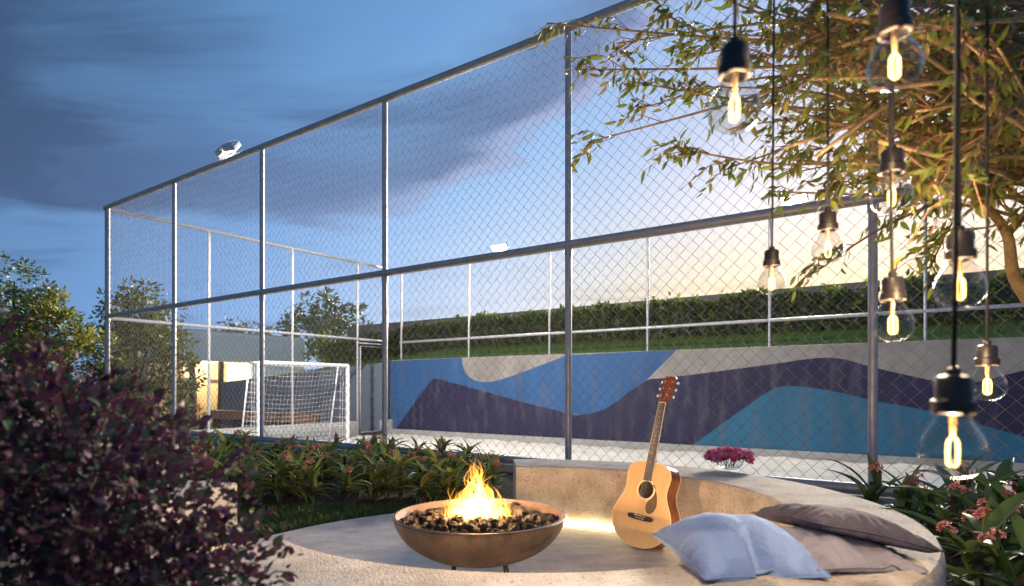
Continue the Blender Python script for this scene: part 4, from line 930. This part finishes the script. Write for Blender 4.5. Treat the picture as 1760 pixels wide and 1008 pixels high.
# ------------------------------------------------------------------ tree over the bulbs
def over_tree():
    rr = random.Random(29); base = Vector((2.86, 3.05, -0.02))
    t = thing('overhanging_tree', 'tree with long thin golden lit branches hanging over the light bulbs', 'tree', base)
    fork = px(1744, 478, 3.0); f2 = px(1729, 402, 3.0)
    g = MB(); g.tube([base, base + Vector((0.02, 0, 0.4)), base.lerp(fork, 0.55) + Vector((0.08, 0, 0)), px(1785, 535, 3.0)], [0.075, 0.062, 0.05, 0.042], 10); part('trunk', g, 'bark', t, True)
    def limb(pts, r0, r1, name='limb', m='bark', n=7):
        P = []; k = len(pts)
        for i in range(k - 1):
            p0, p1, p2, p3 = [Vector(pts[max(0, min(k - 1, q))]) for q in (i - 1, i, i + 1, i + 2)]
            for s in range(5): w = s / 5; P.append(0.5 * ((2 * p1) + (-p0 + p2) * w + (2 * p0 - 5 * p1 + 4 * p2 - p3) * w * w + (-p0 + 3 * p1 - 3 * p2 + p3) * w ** 3))
        P.append(Vector(pts[-1])); R_ = [r0 + (r1 - r0) * (i / (len(P) - 1)) ** 0.8 for i in range(len(P))]
        g = MB(); g.tube(P, R_, n); part(name, g, m, t, True); return P, R_
    tr = px(1785, 535, 3.0)
    limbs = []
    limbs.append(limb([tr, px(1744, 476, 3.0), px(1731, 402, 3.0), px(1690, 352, 2.95), px(1640, 318, 2.85), px(1560, 285, 2.75), px(1440, 262, 2.7)], 0.036, 0.006))
    limbs.append(limb([tr, px(1775, 440, 3.05), px(1790, 380, 3.1), px(1775, 330, 3.1), px(1720, 250, 3.0), px(1690, 120, 3.0), px(1640, -60, 3.0)], 0.036, 0.010))
    limbs.append(limb([px(1731, 402, 3.0), px(1762, 368, 3.02), px(1800, 330, 3.0), px(1830, 220, 2.9), px(1840, 60, 2.8), px(1820, -150, 2.7)], 0.022, 0.010))
    # long sweeping branches, all rising out of the right hand crown
    crown = [(1900, 430, 3.2), (1880, 330, 3.0), (1860, 250, 2.8), (1900, 160, 3.0), (1880, 90, 2.7), (1920, 380, 2.6), (1900, 20, 3.1)]
    for c in crown: limb([tr, tr.lerp(px(*c), 0.5) + Vector((0.1, 0, 0.1)), px(*c)], 0.03, 0.018)
    targets = [(940, 40, 3.3), (990, 120, 3.2), (1010, 245, 3.1), (1060, 75, 3.0), (1090, 190, 3.3), (1130, 20, 2.9), (1160, 255, 2.9), (1200, 150, 3.0), (1225, 60, 2.6), (1250, 290, 3.2), (1285, 215, 2.7), (1310, 100, 2.4), (1340, 330, 3.0), (1370, 30, 2.2), (1390, 250, 2.4), (1430, 160, 2.1), (1450, 320, 2.7), (1480, 60, 2.0), (1500, 230, 2.2), (1530, 380, 2.8), (1560, 140, 2.0), (1590, 300, 2.2), (1610, 30, 1.9), (1640, 400, 2.6), (1650, 210, 2.1), (1690, 90, 2.0), (1700, 330, 2.3), (1400, 470, 2.9), (1600, 455, 3.0), (1730, 180, 2.1), (1150, -40, 2.7), (1350, -60, 2.3), (1250, -30, 3.4), (1450, -40, 3.0), (1560, -80, 2.7),
               (1080, 140, 3.1), (1180, 100, 3.2), (1330, 160, 3.3), (1420, 90, 3.3), (1500, 120, 3.2), (1580, 60, 3.3), (1660, 150, 3.3), (1520, 290, 3.3), (1610, 230, 3.2), (1690, 260, 3.3), (1400, 200, 3.4), (1460, 10, 3.4), (1290, 10, 3.3), (1620, 350, 3.4), (1350, 230, 3.5)]
    for q in range(62): targets.append((rr.uniform(1340, 1740), rr.uniform(-60, 330), rr.uniform(1.35, 2.2) if q % 2 else rr.uniform(2.0, 3.5)))
    for q in range(46):         # bare golden boughs crossing through the crown
        c = crown[rr.randrange(len(crown))]; a = px(*c); b = px(rr.uniform(1330, 1700), rr.uniform(-80, 300), rr.uniform(1.6, 3.2))
        limb([a, a.lerp(b, 0.35) + Vector((0, rr.uniform(-.15, .15), rr.uniform(-0.05, 0.22))), a.lerp(b, 0.7) + Vector((0, rr.uniform(-.15, .15), rr.uniform(-.05, 0.15))), b], rr.uniform(0.012, 0.020), 0.005, 'branch', 'bark', 6)
    twig = MB(); spots = []
    for k, (x, y, D) in enumerate(targets):
        c = crown[rr.randrange(len(crown))]; a = px(*c); b = px(x, y, D)
        m1 = a.lerp(b, 0.35) + Vector((0, rr.uniform(-.1, .1), rr.uniform(0.03, 0.20))); m2 = a.lerp(b, 0.7) + Vector((0, rr.uniform(-.1, .1), rr.uniform(0.0, 0.14)))
        P, R_ = limb([a, m1, m2, b], rr.uniform(0.012, 0.019), 0.003, 'branch', 'bark', 6)
        n = len(P); seg = (b - a).length
        nq = int(7 + seg * 5)
        for q in range(nq):
            s = rr.uniform(0.12, 0.97) if q > 4 else 0.80 + 0.045 * q; i = min(n - 2, int(s * n)); p = P[i]; tan = (P[i + 1] - P[i]).normalized()
            d = (tan * rr.uniform(0.5, 1.2) + Vector((rr.uniform(-.4, .2), rr.uniform(-.6, .6), rr.uniform(-.55, .45)))).normalized(); L = rr.uniform(0.12, 0.36) * (1.1 - 0.4 * s)
            e = p + d * L + Vector((0, 0, -0.15 * L)); md = p + d * L * 0.5 + Vector((0, 0, 0.02)); twig.tube([p, md, e], [0.0026, 0.0018, 0.0009], 4, cap=False)
            m = rr.randint(4, 8) if s > 0.35 else rr.randint(2, 5)
            if x > 1340 and k >= 50: m = m // 2
            for z in range(m):
                w = 0.25 + 0.75 * (z + 0.5) / m; lp = p.lerp(md, w * 2) if w < 0.5 else md.lerp(e, w * 2 - 1)
                spots.append((lp, d * 0.4 + Vector((rr.uniform(-.7, .7), rr.uniform(-.7, .7), rr.uniform(-1.2, 0.25))), rr.uniform(0.55, 1.15) * min(1.0, 0.45 + 0.2 * lp.y), rr.random() * 6.28))
    part('twigs', twig, 'twig', t, kind='stuff')
    v, f = leaf_verts(0.066, 0.021, 0.18, 0.3, 3); lv = Leaves(v, f); lm = leaf_mesh('leaf', 'tree_leaf', 0.066, 0.021, 0.18, 0.3, 3)
    keep = [q for q in spots if q[0].y > 0.7]; keep.sort(key=lambda q: q[0].y / q[2]); big = set(rr.sample(range(min(1400, len(keep))), 295))
    for i, (p, d, s, ro) in enumerate(keep):
        if i in big:
            o = link('leaf', lm, t, p - base, None, s); o.rotation_euler = (Vector(d).normalized().to_track_quat('Y', 'Z') @ Quaternion((0, 1, 0), ro)).to_euler()
        else: lv.put(p - base, d, s, ro)
    link('foliage', lv.mesh('foliage', 'tree_leaf'), t, kind='stuff')
    return len(keep)
over_tree()

# ------------------------------------------------------------------ hanging bulbs
BULB_W = 1.45
def bulbs():
    spec = [(1637, 822, 105), (1262, 226, 88), (1538, 152, 87), (1650, 530, 78), (1535, 587, 66), (1532, 367, 65), (1697, 689, 57), (1423, 452, 52), (1326, 507, 46)]     # x, lowest y, glass width in the photo
    glass = [(0.0, 0.0), (0.012, 0.0008), (0.024, 0.0045), (0.034, 0.0125), (0.0405, 0.024), (0.0425, 0.037), (0.040, 0.050), (0.034, 0.062), (0.0265, 0.073), (0.0215, 0.083), (0.0195, 0.090), (0.0193, 0.100)]
    gm = MB(); gm.lathe(glass, 36); gme = gm.mesh('glass', 'bulb_glass', True)
    s1 = MB(); s1.lathe([(0.0205, 0.0895), (0.0245, 0.089), (0.0265, 0.091), (0.0265, 0.107), (0.0240, 0.109), (0.0225, 0.110), (0.0225, 0.136), (0.0195, 0.141), (0.009, 0.144), (0.0085, 0.152), (0.0065, 0.154), (0.0, 0.155)], 28); sme = s1.mesh('socket', 'socket', True); sme.set_sharp_from_angle(angle=R(35))
    mo = MB(); mo.lathe([(0.0205, 0.0893), (0.0203, 0.104), (0.0, 0.105)], 24); mme = mo.mesh('socket_mouth', 'socket_mouth', True)
    st = MB(); st.lathe([(0.0, 0.104), (0.0055, 0.104), (0.0055, 0.089), (0.0042, 0.075), (0.0030, 0.060), (0.0, 0.056)], 12); stm = st.mesh('stem', 'brass', True)
    fi = MB()
    for k in range(4):
        a = k * math.pi / 2; x, y = 0.0075 * math.cos(a), 0.0075 * math.sin(a); fi.tube([(x * 0.5, y * 0.5, 0.056), (x, y, 0.050), (x * 1.1, y * 1.1, 0.036), (x, y, 0.020), (x * 0.4, y * 0.4, 0.016)], 0.0015, 6)
    fim = fi.mesh('filament', 'filament', True)
    tops = []
    for i, (x, y, w) in enumerate(spec):
        D = 0.085 * F / w; p = px(x, y, D); rz = i * 0.7
        t = thing('pendant_bulb', 'clear filament bulb on a black cord, hanging lowest of all the bulbs' if i == 0 else 'clear filament bulb in a dark socket on a black cord, hanging above the lowest one', 'light bulb', p, 'bulbs hanging under the tree', (R(0.6) * math.sin(i * 2.1), R(0.6) * math.cos(i * 1.7), rz))
        link('glass', gme, t); so = link('socket', sme, t); link('socket_mouth', mme, so); link('stem', stm, t); link('filament', fim, t)
        zt = 2.62 - p.z
        g = MB(); g.tube([(0, 0, 0.15), (0.001, 0, 0.3), (0, 0.001, zt * 0.6), (0, 0, zt)], 0.0034, 8); part('cord', g, 'cord', t, True, world=False)
        tops.append(Vector((p.x, p.y, 2.62)))
        l = bpy.data.lights.new('bulb_glow', 'POINT'); l.energy = BULB_W; l.color = (1.0, 0.74, 0.46); l.shadow_soft_size = 0.0
        lo = bpy.data.objects.new('bulb_glow', l); COL.objects.link(lo); lo.parent = t; lo.location = (0, 0, 0.036)
    # overhead cable the cords are clipped to
    t = thing('light_cable', 'black overhead cable that carries the hanging bulb cords', 'cable', (0.6, 1.2, 2.62))
    order = sorted(tops, key=lambda q: q.y); path = [Vector((3.0, 0.4, 2.75))] + order + [Vector((2.9, 3.0, 2.8))]
    g = MB(); g.tube(path, 0.004, 6); part('cable', g, 'cord', t, True)
bulbs()

# ------------------------------------------------------------------ hedge, background trees, grass
def hedge():
    rr = random.Random(31); base = uv(4, 18.6, 2.5)
    t = thing('clipped_hedge', 'long green hedge on the grass bank in front of the dark wall', 'hedge', base)
    v, f = leaf_verts(0.16, 0.085, 0.2, 0.2, 1); lv = Leaves(v, f)
    for i in range(15000):
        u = rr.uniform(-8, 23); s = rr.random(); z0 = 2.45 - max(0, u - UE) / 11 * 0.9
        front = rr.random() < 0.62
        h = 1.10 + 0.30 * fbm((u, 0, 0), 0.8, 4)
        v_, z = (18.0 + 0.25 * fbm((u, s * 2, 3), 1.2, 3) + rr.random() ** 2 * 0.5, z0 + h * s) if front else (18.0 + rr.random() * 1.35, z0 + h + 0.22 * fbm((u, 5, 0), 2.2, 3) + 0.16 * rr.random() ** 4)
        p = uv(u, v_, z); lv.put(p - base, Vector((rr.uniform(-1, 1), -0.6 + rr.uniform(-1, 1), rr.uniform(-.5, 1))), rr.uniform(0.7, 1.4), rr.random() * 6)
    link('foliage', lv.mesh('foliage', 'hedge_leaf'), t, kind='stuff')
    for k in range(40):
        u = -7.5 + 0.76 * k; g = MB(); z0 = 2.40 - max(0, u - UE) / 11 * 0.9; p = uv(u, 18.6, z0); g.tube([p, p + Vector((rr.uniform(-.1, .1), 0, 0.5)), p + Vector((rr.uniform(-.2, .2), 0, 1.0))], [0.03, 0.02, 0.008], 5); part('stem', g, 'dark_bark', t)
hedge()
def bg_tree(name, label, loc, H, lobes, n, leaf, m, trunk_r, seed, up=0.2, droop=0.0):
    rr = random.Random(seed); loc = Vector(loc); t = thing(name, label, 'tree', loc); top = Vector((0, 0, H))
    g = MB(); g.tube([(0, 0, -0.1), (trunk_r * 0.6, 0, H * 0.25), (-trunk_r * 0.5, trunk_r * 0.4, H * 0.5), (0, 0, H * 0.8)], [trunk_r * 1.3, trunk_r, trunk_r * 0.75, trunk_r * 0.25], 8); part('trunk', g, 'dark_bark', t, True, world=False)
    for c, r in lobes:
        c = Vector(c); z = min(H * 0.55, max(H * 0.15, c.z * 0.5)); g = MB(); g.tube([(0, 0, z), tuple(Vector((0, 0, z)).lerp(c, 0.5) + Vector((0, 0, 0.1 * H))), tuple(c)], [trunk_r * 0.5, trunk_r * 0.3, trunk_r * 0.1], 6); part('limb', g, 'dark_bark', t, True, world=False)
    v, f = leaf_verts(leaf, leaf * 0.5, 0.2, 0.2, 1); lv = Leaves(v, f); tot = sum(r * r for _, r in lobes)
    for c, r in lobes:
        c = Vector(c); clumps = []
        for k in range(max(8, int(26 * r * r / tot * len(lobes)))):
            z = rr.uniform(-0.75, 1); a = rr.random() * 6.283; q = math.sqrt(max(0, 1 - z * z)); clumps.append((c + Vector((q * math.cos(a), q * math.sin(a), z)) * r * rr.uniform(0.5, 1.08), r * rr.uniform(0.18, 0.36)))
        for i in range(int(n * r * r / tot)):
            cc, cr = clumps[rr.randrange(len(clumps))]; d = Vector((rr.gauss(0, 1), rr.gauss(0, 1), rr.gauss(0, 0.8))); d = d.normalized() * rr.random() ** 0.5; p = cc + d * cr
            if p.z < 0.05: continue
            lv.put(p, d + Vector((rr.uniform(-.6, .6), rr.uniform(-.6, .6), up - droop)), rr.uniform(0.6, 1.3), rr.random() * 6.28)
    link('crown', lv.mesh('crown', m), t, kind='stuff')
    return t
def at(x, D, z=-0.64): return Vector(((x - CX) / F * D, D, z))
bg_tree('yellow_tree', 'bushy yellow green tree left of the tall fence corner', at(80, 14.5, -0.02), 3.3, [((0, 0, 2.1), 0.95), ((-0.9, 0, 1.8), 0.8), ((0.75, 0.2, 1.95), 0.75), ((0.2, -.3, 1.2), 0.9), ((-0.6, -.3, 1.1), 0.9), ((0.05, 0, 2.75), 0.55)], 6500, 0.13, 'yellow_bush_leaf', 0.07, 51)
bg_tree('layered_tree', 'dark green tree with layered boughs behind the fence corner', at(235, 17.0), 4.4, [((0, 0, 3.6), 0.95), ((0.75, -.2, 3.1), 0.85), ((-0.55, 0, 3.0), 0.9), ((1.15, -.2, 2.25), 0.75), ((0.2, -.3, 2.1), 1.0), ((1.2, -.2, 1.3), 0.62), ((-0.5, -.2, 1.5), 0.95), ((0.45, 0, 1.0), 0.8)], 8500, 0.15, 'dark_tree_leaf', 0.09, 52, droop=0.3)
bg_tree('distant_tree', 'tall feathery tree in the far distance beyond the yellow bush', at(25, 42), 11.2, [((0, 0, 8.6), 2.4), ((1.9, 0, 7.3), 1.7), ((-2.0, 0, 7.6), 2.2), ((0.6, 0, 6.0), 2.3), ((-1.5, 0, 4.6), 2.6), ((1.2, 0, 3.6), 2.4)], 3600, 0.34, 'far_leaf', 0.22, 53)
bg_tree('rounded_tree', 'broad dark tree standing behind the white building', at(560, 40, 1.0), 6.6, [((0, 0, 4.7), 1.7), ((-1.7, 0, 4.0), 1.5), ((1.6, 0, 4.1), 1.4), ((-3.0, 0, 3.2), 1.4), ((0.3, 0, 3.0), 2.0), ((2.2, 0, 2.6), 1.6)], 4200, 0.30, 'far_leaf', 0.2, 54)
bg_tree('low_tree', 'low dark tree between the white building and the hedge', at(580, 33, 1.0), 3.4, [((0, 0, 2.2), 1.0), ((-1.0, 0, 1.9), 0.9), ((1.0, 0, 2.0), 0.9), ((0.2, 0, 1.3), 1.0)], 2600, 0.22, 'hedge_leaf', 0.12, 55)
bg_tree('roadside_tree', 'small dark tree peeping over the white building roof', at(400, 44, -0.62), 6.6, [((0, 0, 5.2), 1.4), ((-1.5, 0, 4.7), 1.2), ((1.4, 0, 4.8), 1.2), ((0.3, 0, 3.9), 1.5)], 2400, 0.30, 'far_leaf', 0.2, 56)
def grass():
    rr = random.Random(61); v, f = [(-0.5, 0, 0), (0.5, 0, 0), (0.3, 0.6, 0.25), (-0.3, 0.6, 0.25), (0, 1, 0.6)], [(0, 1, 2, 3), (3, 2, 4)]
    v = [(x * 0.007, y * 0.05, z * 0.05) for x, y, z in v]; lv = Leaves(v, f)
    n = 0
    while n < 9000:
        x, y = rr.uniform(380, 720), 868 + 52 * rr.random(); p = onfloor(x, y)
        if (Vector((p.x, p.y, 0)) - C).length < 1.985 or (1.83 < (Vector((p.x, p.y, 0)) - C).length < 2.34 and p.x < -1.5 and abs(p.y - C.y) < 0.8): n += 0.02; continue
        lv.put(Vector((p.x, p.y, -0.02)), Vector((rr.uniform(-.6, .6), rr.uniform(-.6, .6), 1)), rr.uniform(0.6, 1.2), rr.random() * 6.28); n += 1
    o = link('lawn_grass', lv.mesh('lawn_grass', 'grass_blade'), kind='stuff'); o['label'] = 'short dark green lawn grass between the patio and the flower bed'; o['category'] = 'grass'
    v2 = [(x * 2.5, y * 2.2, z * 2.2) for x, y, z in v]; lv = Leaves(v2, f)
    for i in range(16000):
        u = rr.uniform(-9, 26); w = rr.uniform(WV + 0.42, 18.1)
        z = float(np.interp(w, [WV + 0.3, WV + 0.8, 16.4, 18.0, 19.3], [1.90, 1.97, 2.22, 2.50, 2.58]))
        if u > UE: z -= min(1, (u - UE) / 11) * (0.68 + 0.4 * min(1, (w - WV) / 4))
        lv.put(uv(u, w, z - 0.01), Vector((rr.uniform(-.6, .6), rr.uniform(-.6, .6), 1)), rr.uniform(0.6, 1.3), rr.random() * 6.28)
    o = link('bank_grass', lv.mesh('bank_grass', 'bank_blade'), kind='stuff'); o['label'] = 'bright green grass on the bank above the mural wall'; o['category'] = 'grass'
grass()
